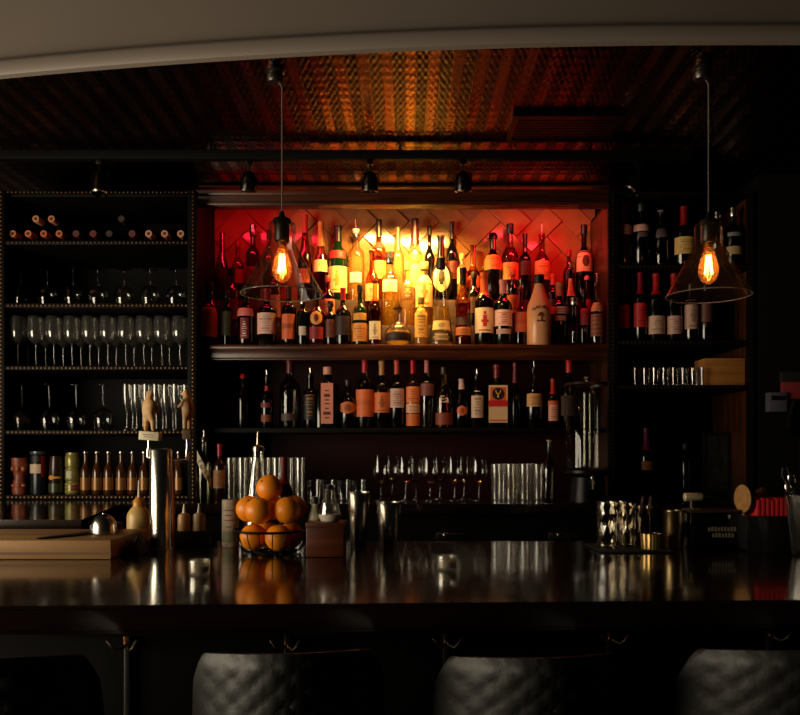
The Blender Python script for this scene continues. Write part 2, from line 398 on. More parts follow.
m_(513, 268, 13, 'liquor', 'red', ('screw', (200, 80, 50)), (296, 314, (190, 90, 60), 'lines'), 'reddish clear bottle in the middle row behind the terracotta labelled bottle', liq='red')
m_(553, 274, 13, 'bordeaux', 'dark', ('capsule', (205, 60, 30)), (300, 316, (70, 30, 22), 'lines'), 'dark bottle with orange-red capsule in the middle row above band label')
m_(570, 262, 15, 'sloped', 'dark', ('pourer', BK), (279, 297, (215, 160, 110), 'lines', .7), 'dark sloping bottle with pour spout and pale label near red wall tiles')
m_(587, 276, 13, 'round', 'redd', ('ball', (205, 130, 120)), (300, 312, (150, 60, 50), None, .6), 'round dark red bottle with pink stopper near the right jamb')
M2 = 2.0905
r_ = lambda *a, d=3.925, **k: bottle(*a, d=d, bz=M2, group='rear row of bottles on the top step', **k)
r_(222, 233, 14, 'sloped', 'red', ('cork', (120, 20, 24)), None, 'red-lit clear bottle, leftmost in rear row', liq='red')
r_(238, 240, 12, 'liquor', 'red', ('screw', (130, 16, 22)), (270, 284, (120, 20, 24), None), 'short red-lit clear bottle, second from left in rear row', liq='red')
r_(253, 225, 14, 'bordeaux', 'redd', ('metal', WH), (268, 286, (110, 18, 22), 'lines'), 'tall dark red bottle with metal cap left of the left lamp socket')
r_(269, 230, 12, 'liquor', 'red', ('screw', (40, 8, 10)), None, 'narrow red-lit clear bottle touching the left lamp socket', liq='red')
r_(305, 215, 15, 'sloped', 'red', ('capsule', (170, 70, 50)), (270, 284, (200, 90, 60), None, .8), 'tall sloping red clear bottle just right of the left lamp socket', liq='red')
r_(321, 222, 15, 'sloped', 'amber', ('longcap', (200, 140, 60)), (261, 273, (240, 200, 120), None, 1.1), 'sloping amber bottle with gold foil top left of the green bottle', liq='amber')
r_(338, 226, 19, 'bordeaux', 'green', ('capsule', (14, 18, 12)), [(268, 294, (238, 196, 110), 'figure', 1.25, (190, 130, 50)), (252, 260, (190, 30, 26), None, 1.0)], 'tall dark green bottle with cream label and red neck seal')
r_(356, 219, 17, 'slim', 'clear', ('pourer', WH), (274, 284, (240, 225, 170), 'figure', .7), 'tall clear bottle with pour spout right of the green bottle', liq='gold', fill=.62)
r_(379, 220, 14, 'bordeaux', 'amber', ('capsule', (30, 12, 10)), [(243, 249, (200, 40, 24), None, .9), (262, 280, (215, 130, 60), 'lines')], 'tall amber bottle with dark capsule and red badge against the brightest tiles', liq='amber')
r_(398, 228, 12, 'liquor', 'gold', ('longcap', (110, 74, 26)), None, 'narrow golden bottle with bronze foil top at centre of rear row', liq='gold')
r_(415, 219, 18, 'sloped', 'gold', ('longcap', (60, 16, 14)), [(256, 262, (60, 120, 30), None, 1.4), (266, 290, (240, 195, 100), 'lines', 1.2)], 'golden sloping bottle with dark red foil and green collar', liq='gold')
r_(429.5, 226, 10, 'liquor', 'dark', ('screw', BK), None, 'thin dark bottle left of the round black flagon', d=3.965)
rb = r_(441, 236, 23, 'round', 'black', ('cork', (30, 22, 18)), (264, 294, (240, 225, 175), 'oval', .8, (50, 34, 20)), 'round black flagon with pale oval face-like label', name='flagon', d=3.90)
r_(452, 222, 12, 'bordeaux', 'dark', ('capsule', (40, 14, 12)), (262, 280, (100, 30, 20), 'lines'), 'tall dark bottle right of the round black flagon', d=3.965)
r_(462, 254, 10, 'slim', 'gold', ('screw', (220, 160, 70)), (268, 284, (232, 180, 90), None), 'little yellow bottle between the flagon and the round amber flask', liq='gold', d=3.885)
r_(473, 245, 19, 'round', 'amber', ('cork', (150, 90, 40)), (276, 291, (190, 80, 36), 'oval', .9, (230, 150, 70)), 'round amber flask with orange oval label', liq='amber', name='flask', d=3.945)
r_(493, 233, 18, 'liquor', 'dark', ('ball', (16, 12, 12)), (256, 271, (225, 130, 60), 'lines', 1.3), 'dark bottle with orange label and round black stopper in rear row')
r_(510, 224, 17, 'liquor', 'amber', ('screw', (22, 14, 12)), (264, 281, (232, 165, 75), 'lines', 1.3), 'clear amber bottle with black cap and yellow label in rear row', liq='amber', fill=.7)
r_(525, 234, 12, 'bordeaux', 'dark', ('capsule', (16, 12, 12)), (262, 276, (80, 40, 24), 'lines'), 'dark narrow bottle between two yellow labelled bottles in rear row')
r_(542, 223, 16, 'liquor', 'red', ('pourer', (150, 60, 40)), (262, 281, (232, 150, 75), 'lines', 1.25), 'clear pink bottle with orange label and thin pour spout in rear row', liq='red')
r_(569, 250, 12, 'liquor', 'red', ('screw', (150, 26, 26)), None, 'short red clear bottle left of black capped bottle in rear row', liq='red')
r_(584, 225, 17, 'squat', 'dark', ('screw', BK), (252, 273, (225, 190, 130), 'disc', 1.2, (90, 50, 30)), 'dark bottle with black cap and cream label at right end of rear row')
MZ = 1.4655
b_ = lambda *a, **k: bottle(*a, d=3.69, bz=MZ, group='bottles on the dark lower shelf', **k)
b_(243, 374, 12, 'liquor', 'dark', ('ball', (190, 24, 40)), None, 'near-black bottle with red ball stopper, leftmost on lower shelf')
b_(267, 369, 13, 'liquor', 'dark', ('pourer', BK), [(386, 391, (180, 24, 40), None, 1), (403, 408, (120, 40, 46), None, 1), (415, 422, (130, 64, 34), None, .9)], 'near-black bottle with red neck badge, second from left on lower shelf')
b_(290, 359, 21, 'liquor', 'smoke', ('capsule', (90, 20, 30)), (414, 421, (70, 50, 40), None, .8), 'broad smoky grey clear bottle on the dim left of lower shelf', liq='clear')
b_(310.5, 367, 14, 'slim', 'dark', ('pourer', BK), (390, 420, (30, 22, 20), 'lines', 1.2, (130, 84, 40)), 'dark bottle with black label left of the tall pink label')
b_(328, 367, 21, 'square', 'dgreen', ('screw', (225, 150, 130)), (384, 424, (218, 140, 118), 'text', .62, (90, 34, 26)), 'square dark bottle with tall narrow salmon label on lower shelf')
b_(348, 380, 18, 'squat', 'dark', ('screw', (40, 16, 16)), (402, 414, (200, 100, 44), 'oval', 1.1), 'short squat dark bottle with orange oval label on lower shelf')
b_(365, 358, 18, 'liquor', 'smoke', ('capsule', (190, 34, 44)), (390, 417, (222, 110, 54), 'band', 1.3, (205, 96, 46)), 'clear bottle with red capsule and big orange label on lower shelf', liq='clear')
b_(382, 361, 16, 'bordeaux', 'dark', ('capsule', (200, 140, 80)), (393, 413, (215, 112, 56), 'figure', 1.25), 'dark bottle with gold neck and orange label with dark figure')
b_(397, 360, 15, 'bordeaux', 'dark', ('capsule', (215, 80, 60)), (389, 408, (205, 165, 150), 'lines', 1.15), 'dark bottle with coral capsule and greyish white label on lower shelf')
b_(413, 359, 14, 'bordeaux', 'brown', ('capsule', (205, 24, 30)), [(387, 403, (220, 120, 60), 'lines', 1.3), (404, 413, (230, 170, 135), 'text', 1.3), (414, 426, (200, 105, 40), None, 1.3)], 'bottle with bright red cap and full-height orange and cream label')
b_(427, 358, 14, 'bordeaux', 'smoke', ('capsule', (205, 120, 115)), (384, 396, (110, 60, 56), None, 1.2), 'smoky clear bottle with dusty pink capsule on lower shelf', liq='clear')
ej = b_(444, 367, 19, 'squat', 'amber', ('screw', (50, 30, 24)), (413, 425, (120, 46, 22), None, 1.1), 'embossed amber bottle with white script lettering on lower shelf', liq='amber')
text_mesh('Ea', .045, 'lettering', CM((215, 190, 170)), ej, (.0, -20*3.69/F/2-.002, Z(400, 3.69)-MZ), (PI/2, 0, 0))
b_(461.5, 379, 15, 'sloped', 'black', ('capsule', (205, 165, 160)), (406, 416, (200, 96, 50), 'oval', .7), 'black sloping bottle with white neck and small orange badge')
b_(477, 368, 15, 'bordeaux', 'dark', ('pourer', BK), [(391, 418, (200, 175, 150), 'lines', .9)], 'dark bottle with cream label and spout beside the stag label bottle')
jg = b_(497, 365, 20, 'square', 'dgreen', ('capsule', (120, 16, 34)), None, 'square green bottle with a stag emblem on its red and cream label')
q = 3.69; R_ = 20*q/F/2
jl = MB().box(-R_*.93, R_*.93, -R_*1.04, -R_*.98, Z(423, q)-MZ, Z(386, q)-MZ).build('label', CM((212, 180, 140)), jg)
MB().box(-R_*.78, R_*.78, -R_*1.06, -R_*1.03, Z(401, q)-MZ, Z(388, q)-MZ).box(-R_*.86, R_*.86, -R_*1.06, -R_*1.03, Z(421.5, q)-MZ, Z(420, q)-MZ).build('label_panel', CM((205, 90, 46)), jl)
MB().box(-R_*.93, R_*.93, -R_*1.09, -R_*1.05, Z(407, q)-MZ, Z(401, q)-MZ).build('red_band', CM((190, 20, 22)), jl)
MB().lathe([(0, 0), (R_*.6, 0), (R_*.6, .002), (0, .002)], (0, -R_*1.06, Z(394.5, q)-MZ), 20, axis=Matrix.Rotation(PI/2, 3, 'X')).build('emblem_disc', CM((14, 14, 10)), jl)
_m = MB(); zc = Z(394.5, q)-MZ; yy = -R_*1.06-.0035
_m.tube([(0, yy, zc-.018), (0, yy, zc-.002)], .004); 
for s_ in (-1, 1): _m.tube([(0, yy, zc-.003), (s_*.008, yy, zc+.004), (s_*.012, yy, zc+.016)], .0028, 6)
_m.build('stag_emblem', CM((200, 150, 60)), jl)
b_(515, 363, 11, 'sloped', 'black', ('longcap', (120, 44, 54)), None, 'thin black bottle with dusty pink neck right of the stag label')
b_(534, 360, 17, 'liquor', 'black', ('pourer', BK), (394, 407, (205, 150, 90), 'text', 1.1), 'black bottle with spout and gold lettered label on lower shelf')
b_(553, 379, 13, 'liquor', 'dark', ('longcap', (170, 22, 24)), [(405, 421, (220, 150, 120), 'lines', .9), (401, 405, (200, 84, 40), None, 1)], 'dark bottle dipped in red wax with pale label left of the beverage dispenser')
b_(569, 358, 18, 'liquor', 'dark', ('capsule', (190, 26, 26)), (396, 416, (60, 40, 30), 'lines'), 'tall dark bottle with red capsule behind the glass beverage dispenser')
# right cabinet bottles
c1 = lambda *a, **k: bottle(*a, d=3.59, bz=Z(264, 3.52)+.0006, group='bottles on top shelf of right cabinet', **k)
c1(624, 204, 15, 'bordeaux', 'redd', ('longcap', (130, 14, 30)), (226, 236, (190, 110, 105), 'lines', 1.3), 'dark red bottle with crimson capsule and pink label, leftmost on right cabinet top shelf')
c1(641, 204, 17, 'bordeaux', 'black', ('screw', (40, 38, 38)), [(226, 233, (205, 150, 135), None, 1.3), (234, 239, (90, 60, 60), None, .5)], 'black bottle with narrow pink band, second on right cabinet top shelf')
c1(661, 211, 15, 'liquor', 'smoke', ('cork', (170, 150, 140)), (230, 239, (80, 66, 64), None, 1), 'smoky clear bottle with pale stopper on right cabinet top shelf', liq='clear')
c1(684, 207, 21, 'squat', 'dark', ('longcap', (130, 10, 22)), (239, 256, (215, 170, 95), 'lines', 1.3), 'broad dark bottle with crimson capsule and big straw-coloured label')
c1(717, 212, 14, 'liquor', 'black', ('metal', WH), None, 'black bottle with small metal cap hidden behind the right lamp socket')
c1(733, 208, 17, 'liquor', 'black', ('metal', WH), [(234, 238, (110, 110, 108), None, 1), (248, 256, (165, 140, 95), None, 1.25)], 'black bottle with large silver cap right of the right lamp socket')
c2 = lambda *a, **k: bottle(*a, d=3.59, bz=Z(340, 3.52)+.0006, group='bottles on second shelf of right cabinet', name='wine_bottle', **k)
c2(623, 274, 13, 'bordeaux', 'dark', ('longcap', (110, 14, 26)), (306, 329, (185, 22, 30), 'lines', 1.25), 'dark wine bottle with red label, leftmost on right cabinet second shelf')
c2(640, 273, 14, 'bordeaux', 'dark', ('longcap', (150, 26, 36)), (304, 328, (195, 24, 30), 'lines', 1.25), 'dark wine bottle with red label, second on right cabinet second shelf')
c2(656, 274, 17, 'bordeaux', 'black', ('longcap', (170, 20, 28)), (317, 335, (205, 165, 140), 'lines', 1.25), 'black wine bottle with red capsule and cream label left of its twin')
c2(674, 274, 16, 'bordeaux', 'black', ('longcap', (165, 20, 28)), (317, 335, (200, 155, 140), 'text', 1.25), 'black wine bottle with red capsule and pinkish label under the lamp shade rim')
c2(691, 284, 15, 'slim', 'black', ('screw', BK), (301, 330, (190, 150, 130), 'figure', 1.25), 'black bottle with tall cream label below right lamp shade')
c2(706, 284, 13, 'slim', 'black', ('screw', BK), (305, 323, (90, 50, 36), None, 1.2), 'black bottle with dim brown label, rightmost on right cabinet second shelf')

# ------------------------------------------------------------------ setting
def struct(o): o['kind'] = 'structure'; return o
struct(MB().box(-5, 5, -3, 4.3, -.1, 0).build('floor', wood('floor_wood', (24, 16, 12), (36, 24, 17), .5, 'Y', 3)))
struct(MB().box(-3.4, 3.4, 4.03, 4.2, 0, 2.7).build('wall_back', P('dark_red_plaster', (34, 10, 9), .7, noise=.2)))
# pressed tin ceiling
CEIL = 2.58
m, nt, o_ = new_mat('pressed_tin'); L = nt.links.new
b = nt.nodes.new('ShaderNodeBsdfPrincipled'); tc = nt.nodes.new('ShaderNodeTexCoord'); sx = nt.nodes.new('ShaderNodeSeparateXYZ')
L(tc.outputs['Object'], sx.inputs[0])
def mth(op, a, b_v=None, c_v=None):
    n = nt.nodes.new('ShaderNodeMath'); n.operation = op
    for i, v in enumerate((a, b_v, c_v)):
        if v is None: continue
        if isinstance(v, (int, float)): n.inputs[i].default_value = v
        else: L(v, n.inputs[i])
    return n.outputs[0]
fx = mth('SINE', mth('MULTIPLY', sx.outputs['X'], 2*PI/.075))
band = mth('SMOOTH_MIN', mth('MAXIMUM', mth('MULTIPLY_ADD', fx, 1.4, .3), 0), 1.0, .1)
fy = mth('SINE', mth('MULTIPLY', sx.outputs['Y'], 2*PI/.055))
fx2 = mth('SINE', mth('MULTIPLY', sx.outputs['X'], 2*PI/.0205))
egg = mth('MULTIPLY', fy, fx2)
seam = mth('GREATER_THAN', mth('FRACT', mth('DIVIDE', sx.outputs['Y'], .61)), .975)
h = mth('ADD', mth('MULTIPLY', egg, mth('SUBTRACT', 1.0, mth('MULTIPLY', band, .7))), mth('MULTIPLY', fy, .35))
h = mth('ADD', h, mth('MULTIPLY', band, .5))
bp = nt.nodes.new('ShaderNodeBump'); bp.inputs['Strength'].default_value = .5; bp.inputs['Distance'].default_value = .002
L(h, bp.inputs['Height']); L(bp.outputs[0], b.inputs['Normal'])
mc = nt.nodes.new('ShaderNodeMix'); mc.data_type = 'RGBA'
mc.inputs['A'].default_value = lin((44, 24, 18)) + (1,); mc.inputs['B'].default_value = lin((122, 72, 44)) + (1,)
L(band, mc.inputs['Factor']); L(mc.outputs['Result'], b.inputs['Base Color'])
b.inputs['Metallic'].default_value = 1.0
L(mth('MULTIPLY_ADD', band, -.07, .29), b.inputs['Roughness']); L(b.outputs[0], o_.inputs[0])
TIN = m
def bulk_y(x):  # plan curve: further away towards the left
    return 2.235 - .081*x + .045*x*x if x < .9 else 2.1986
_xs = [-3.2+6.4*i/60 for i in range(61)]
struct(MB().poly([(x, bulk_y(x)+.045) for x in _xs] + [(3.2, 4.2), (-3.2, 4.2)], CEIL, CEIL+.1).build('ceiling', TIN, smooth=False))
# curved bulkhead in front of the bar
PAINT = P('grey_paint', (116, 105, 96), .55, noise=.06, nscale=3)
mb = MB()
prof = [(0, 0), (0, .052), (-.004, .06), (-.012, .068), (-.012, .074), (-.004, .082), (.02, .09), (.02, .9), (.10, .9), (.10, 0)]
prof = [(0.02, 0), (.004, .004), (0, .012), (0, .040), (.006, .052), (.018, .058), (.024, .062), (.03, .075), (.03, .9), (.05, .9), (.05, .05)]
rings = []
for i in range(61):
    x = -3.2 + 6.4*i/60; rings.append([mb.bm.verts.new((x, bulk_y(x)+p, 2.4875+q_)) for p, q_ in prof])
for A, B in zip(rings, rings[1:]):
    for k in range(len(prof)):
        mb.bm.faces.new((A[k], B[k], B[(k+1) % len(prof)], A[(k+1) % len(prof)]))
struct(mb.build('wall_bulkhead', PAINT))
# herringbone tiles
TILE = P('glazed_tile', (176, 122, 70), .16, 0, .6, noise=.25, nscale=9, coat=.3)
mb = MB(); W = .108; c45 = math.cos(PI/4)
def tile(x0, z0, x1, z1):
    tx, tz = random.gauss(0, .045), random.gauss(0, .045); g = .0003; bv = .003
    cx, cz = (x0+x1)/2, (z0+z1)/2
    rot = lambda x, z: (x*c45 - z*c45, x*c45 + z*c45)
    ctr = rot(cx, cz); ctr = (ctr[0]+.02, ctr[1]+2.2)
    if not (-1.05 < ctr[0] < 1.05 and 1.75 < ctr[1] < 2.62): return
    lo = [(x0+g, z0+g), (x1-g, z0+g), (x1-g, z1-g), (x0+g, z1-g)]
    hi = [(x0+g+bv, z0+g+bv), (x1-g-bv, z0+g+bv), (x1-g-bv, z1-g-bv), (x0+g+bv, z1-g-bv)]
    vs = []
    for ps, y in ((lo, 0), (hi, -.007)):
        for x, z in ps:
            r = rot(x, z); vs.append(mb.bm.verts.new((r[0]+.02, 4.0+y+(x-cx)*tx*(y != 0)+(z-cz)*tz*(y != 0), r[1]+2.2)))
    mb.bm.faces.new(vs[4:8])
    for k in range(4): mb.bm.faces.new((vs[k], vs[(k+1) % 4], vs[4+(k+1) % 4], vs[4+k]))
for i in range(-24, 25):
    for j in range(-12, 13):
        ox, oz = i+2*j, i-2*j
        tile(ox*W, oz*W, (ox+2)*W, (oz+1)*W); tile(ox*W, (oz+1)*W, (ox+1)*W, (oz+3)*W)
for co, no in (((-.95, 0, 0), (-1, 0, 0)), ((.95, 0, 0), (1, 0, 0)), ((0, 0, 1.80), (0, 0, -1)), ((0, 0, 2.57), (0, 0, 1))):
    bmesh.ops.bisect_plane(mb.bm, geom=mb.bm.verts[:]+mb.bm.edges[:]+mb.bm.faces[:], plane_co=co, plane_no=no, clear_outer=True)
struct(mb.build('wall_tiles', TILE, smooth=False))
struct(MB().box(-.95, .95, 4.001, 4.028, 1.8, 2.57).build('trim_1', P('grout', (150, 100, 60), .8)))

# ------------------------------------------------------------------ back bar shelving
def beads(mbx, p0, p1, step=.018, r=.0048):
    p0, p1 = Vector(p0), Vector(p1); n = int((p1-p0).length/step)
    for i in range(n+1):
        p = p0.lerp(p1, i/n)
        mbx.ball(p, r, 1, .6, 1, 6)
# header beam and main shelf
fd = 3.60
hd = empty('header_beam', (0, fd, Z(206, fd)), 'moulded brown wooden header beam above the glowing tile alcove', 'beam')
zb, zt = Z(207, fd), Z(191, fd)
MB().box(-.94, .93, 0, .05, 0, zt-zb, .003).build('beam', SHELFW, hd)
MB().box(-.94, .93, -.018, .0, .0, .016, .004).box(-.94, .93, -.012, .0, .048, zt-zb, .004).build('moulding', SHELFW, hd)
MB().box(-.94, .93, .05, .39, .102, .110).build('top_board', SHELFW, hd)
ms = empty('display_shelf', (0, 3.61, 1.84), 'thick moulded wooden shelf carrying the brightly lit bottles', 'shelf')
MB().box(-.944, .923, .02, .385, -.045, 0).build('board', SHELFW, ms)
MB().box(-.944, .923, -.008, .02, -.02, 0, .004).box(-.944, .923, .0, .02, -.062, -.018, .006).box(-.944, .923, .008, .02, -.068, -.06, .002).build('front_moulding', SHELFW, ms)
STEPW = wood('step_wood', (40, 22, 12), (70, 36, 18), .5)
tag(MB().box(-.94, .92, 3.765, 3.858, 1.8402, 1.95, .002).build('bottle_step', STEPW), 'low wooden step on the lit shelf under the middle bottle row', 'step')
tag(MB().box(-.94, .92, 3.86, 3.99, 1.8402, 2.09, .002).build('bottle_step', STEPW), 'high wooden step on the lit shelf under the rear bottle row', 'step')
ls = MB().box(-.944, .923, 3.62, 3.99, 1.443, 1.465, .002).build('lower_shelf', CABW)
tag(ls, 'thin dark shelf under the lit one carrying red-labelled bottles', 'shelf')
struct(MB().box(-.95, .95, 4.0, 4.03, 1.145, 1.8).build('trim_2', P('wine_red_panel', (44, 8, 9), .5, 0, .2, noise=.2)))
# cabinets
def cabinet(x0, x1, post0, post1, pan0, pan1, lit, zs, label, d0=3.52, d1=3.998, topy=190):
    root = empty('shelving_cabinet', ((x0+x1)/2, d0, 1.146), label, 'cabinet', 'dark cabinets with nailhead trim flanking the alcove')
    cx = (x0+x1)/2; hw = (x1-x0)/2; H = Z(topy, d0)-1.146; D = d1-d0
    for s_ in (-1, 1):
        xa, xb = (post0 if s_ < 0 else post1); xa -= cx; xb -= cx
        MB().box(xa, xb, 0, .03, 0, H, .002).build('face_post', CABW, root)
        pa, pb = (pan0 if s_ < 0 else pan1); pa -= cx; pb -= cx
        MB().box(pa, pb, .03, D, 0, H).build('side_panel', JAMB_LITW if s_ == 1 and lit < 0 else CABW, root)  # right cabinet's far side in browner wood, window light put into its colour
        if s_ == lit: MB().box(pb if s_ > 0 else pa-.004, pb+.004 if s_ > 0 else pa, .031, D, .01, H-.02).build('wood_facing', JAMB_LITW, root)
        t = MB(); beads(t, (s_*hw, -.001, .01), (s_*hw, -.001, H-.01)); t.build('nailhead_trim', NAIL, root)
    il, ir = pan0[1]-cx+.0004, pan1[0]-cx-.0004
    MB().box(il, ir, D-.015, D, 0, H-.0205).build('back_panel', CABW, root)
    MB().box(il, ir, .031, D, H-.02, H, .002).build('top_panel', CABW, root)
    for z in zs:
        zz = z-1.146
        sh = MB().box(il, ir, .004, D-.0155, zz-.02, zz, .002).build('shelf', CABW, root)
        t = MB(); beads(t, (-hw+.03, .003, zz-.010), (hw-.03, .003, zz-.010)); t.build('nailhead_trim', NAIL, sh)
    t = MB(); beads(t, (-hw+.03, -.001, H-.01), (hw-.03, -.001, H-.01)); t.build('top_nailhead_trim', NAIL, root)
    return root
LD = 3.55
LS = [Z(y, 3.52) for y in (240, 303, 365.5, 430)]
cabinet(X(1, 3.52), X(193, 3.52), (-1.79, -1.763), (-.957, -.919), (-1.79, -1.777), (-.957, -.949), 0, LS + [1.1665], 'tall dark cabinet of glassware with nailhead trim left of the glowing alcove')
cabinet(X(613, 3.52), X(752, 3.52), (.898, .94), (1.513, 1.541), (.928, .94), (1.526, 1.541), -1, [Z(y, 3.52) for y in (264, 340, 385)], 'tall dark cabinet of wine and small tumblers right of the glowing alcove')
BC = 1.1454
LS = [z + .0006 for z in LS]
bc = empty('back_counter', (0, 3.6, 0), 'dark glossy counter running below the shelves with return arm at left', 'counter')
MB().poly([(-2.4, 4.0), (2.4, 4.0), (2.4, 3.26), (-1.16, 3.26), (-1.02, 2.52), (-2.4, 2.52)], 1.105, 1.145).build('worktop', BARW, bc, (0, -3.6, 0))
MB().poly([(-2.4, 3.98), (2.4, 3.98), (2.4, 3.33), (-1.24, 3.33), (-1.10, 2.62), (-2.4, 2.62)], 0, 1.105).build('base_cabinet', BARF, bc, (0, -3.6, 0))

# ------------------------------------------------------------------ glassware
def glass_proto(name, prof, label, cat, mat=WARE, foot=None, stem=None, loc=(0, 0, 0), group=None, flip=False):
    """parts bowl / stem / foot from profiles measured upwards from the foot"""
    r = empty(name, loc, label, cat, group)
    fl = (lambda p: [(a, flip - b) for a, b in p]) if flip else (lambda p: p)
    MB().lathe(fl(prof), seg=20).build('bowl', mat, r)
    if stem: MB().lathe(fl(stem), seg=10).build('stem', mat, r)
    if foot: MB().lathe(fl(foot), seg=20).build('foot', mat, r)
    return r
def spread(proto, pts, labels):
    for i, (p, l) in enumerate(zip(pts, labels)):
        o = proto if i == 0 else copy_tree(proto)
        o.location = p; o['label'] = l
sc_ = 3.6/F
# upside-down wine glasses, second shelf (height .165)
def wine(H, rb, name, label, flip, group, rf=.033, stemh=.42):
    zb_ = H*stemh
    bowl = [(0, zb_), (rb*.35, zb_+.004), (rb*.75, zb_+H*.09), (rb*.97, zb_+H*.2), (rb, zb_+H*.28), (rb*.93, H*.86), (rb*.82, H)]
    stem = [(.006, .006), (.0036, .02), (.0034, zb_-.01), (.007, zb_+.001)]
    foot = [(0, 0), (rf, 0), (rf, .0015), (.012, .004), (.005, .008), (0, .008)]
    return glass_proto(name, bowl, label, 'glass', WARE, foot, stem, group=group, flip=H if flip else False)
pr = wine(.168, .042, 'wine_glass', 'x', True, 'upside-down wine glasses on second shelf of left cabinet')
xs = [21, 47, 73, 98, 124, 150, 176]
spread(pr, [(X(x, 3.61), 3.61, LS[1]) for x in xs], ['%s upside-down wine glass from left on second shelf of left cabinet' % ORD[i] for i in range(7)])
pr = wine(.205, .044, 'wine_glass', 'x', True, 'upside-down wine glasses on fourth shelf of left cabinet', stemh=.5)
spread(pr, [(X(x, 3.61), 3.61, LS[3]) for x in (22, 49, 76, 103)], ['%s upside-down wine glass from left on fourth shelf, left of the flutes' % ORD[i] for i in range(4)])
def stemglass(H, rb, name, zb_, group):
    bowl = [(0, zb_), (.008, zb_+.002), (rb*.7, zb_+.016), (rb, zb_+.04), (rb*1.02, zb_+.06), (rb*.95, H)]
    stem = [(.005, .006), (.0036, .02), (.0034, zb_-.008), (.007, zb_+.001)]
    foot = [(0, 0), (.03, 0), (.03, .0015), (.012, .004), (.005, .008), (0, .008)]
    return glass_proto(name, bowl, 'x', 'glass', FLUTE, foot, stem, group=group)
pr = stemglass(.225, .037, 'stem_glass', .10, 'upright stem glasses on third shelf of left cabinet')
spread(pr, [(X(18+18*k, 3.59), 3.59, LS[2]) for k in range(10)], ['%s upright stem glass from left in front row of third shelf' % ORD[k] for k in range(10)])
p2 = copy_tree(pr)
spread(p2, [(X(28+17.7*k, 3.69), 3.69, LS[2]) for k in range(9)], ['%s upright stem glass from left in second row of third shelf' % ORD[k] for k in range(9)])
def flute(H, rb):
    zb_ = .085
    bowl = [(0, zb_), (.007, zb_+.003), (rb*.8, zb_+.035), (rb, zb_+.07), (rb*.98, H)]
    stem = [(.005, .006), (.0034, .02), (.0034, zb_-.008), (.006, zb_+.001)]
    foot = [(0, 0), (.0215, 0), (.0215, .0015), (.01, .004), (.004, .008), (0, .008)]
    return glass_proto('champagne_flute', bowl, 'x', 'glass', FLUTE, foot, stem, group='champagne flutes on fourth shelf of left cabinet')
pr = flute(.205, .0212)
spread(pr, [(X(127+9.8*k, 3.59), 3.59, LS[3]) for k in range(6)] + [(X(186.4, 3.6), 3.6, LS[3])], ['%s champagne flute from left in front row behind the tap figures' % ORD[k] for k in range(7)])
p2 = copy_tree(pr)
spread(p2, [(X(133+10*k, 3.665), 3.665, LS[3]) for k in range(6)], ['%s champagne flute from left in rear row behind the tap figures' % ORD[k] for k in range(6)])
# lying wine bottles
def lying():
    r = empty('wine_bottle', (0, 0, 0), 'x', 'bottle', 'wine bottles lying on top shelf of left cabinet')
    ax = Matrix.Rotation(-PI/2, 3, 'X')   # +z of the profile runs to +y
    MB().lathe([(0, .015), (.0145, .015), (.0145, .09), (.02, .1), (.033, .125), (.0353, .15), (.0353, .31), (0, .315)], axis=ax, seg=20).build('glass_body', GL['dgreen'], r)
    return r
def capsule(root, c):
    ax = Matrix.Rotation(-PI/2, 3, 'X')
    MB().lathe([(0, .002), (.006, .002), (.007, 0), (.0148, .0), (.0158, .002), (.0158, .06), (.015, .062)], axis=ax, seg=18).build('capsule', CM(c, .5), root)
    MB().lathe([(0, .0), (.0075, -.0008), (.0075, .002)], axis=ax, seg=14).build('cork_end', CM((60, 34, 26)), root)
zl = LS[0]
for px, py, c, l in [(12.5, 0, (210, 112, 58), 'copper capped wine bottle lying at far left of the top cabinet shelf'),
        (28, 0, (208, 104, 56), 'copper capped wine bottle lying second from left on the top shelf'),
        (43.5, 0, (196, 92, 46), 'copper capped wine bottle lying third from left on the top shelf'),
        (59, 0, (200, 104, 54), 'copper capped wine bottle lying fourth from left on the top shelf'),
        (76, 0, (92, 24, 24), 'dark red capped wine bottle lying fifth from left on the top shelf'),
        (93, 0, (110, 26, 26), 'dark red capped wine bottle lying sixth from left on the top shelf'),
        (109, 0, (34, 12, 16), 'black capped wine bottle lying seventh from left on the top shelf'),
        (132, 0, (96, 40, 52), 'purple capped wine bottle lying eighth from left on the top shelf'),
        (148.5, 0, (200, 138, 98), 'tan capped wine bottle lying third from right on the top shelf'),
        (164.5, 0, (206, 130, 92), 'tan capped wine bottle lying second from right on the top shelf'),
        (180.5, 0, (202, 142, 108), 'tan capped wine bottle lying at right end of the top shelf'),
        (35.7, 1, (200, 140, 100), 'pale capped wine bottle stacked on top of the lying row, left one'),
        (51.3, 1, (196, 120, 84), 'copper capped wine bottle stacked on top of the lying row, right one'),
        (121.3, 1, (30, 14, 14), 'black capped wine bottle stacked alone on the lying row')]:
    r = lying(); capsule(r, c); r['label'] = l
    r.location = (X(px, 3.55), 3.55, zl + .036 + (.0655 if py else 0))
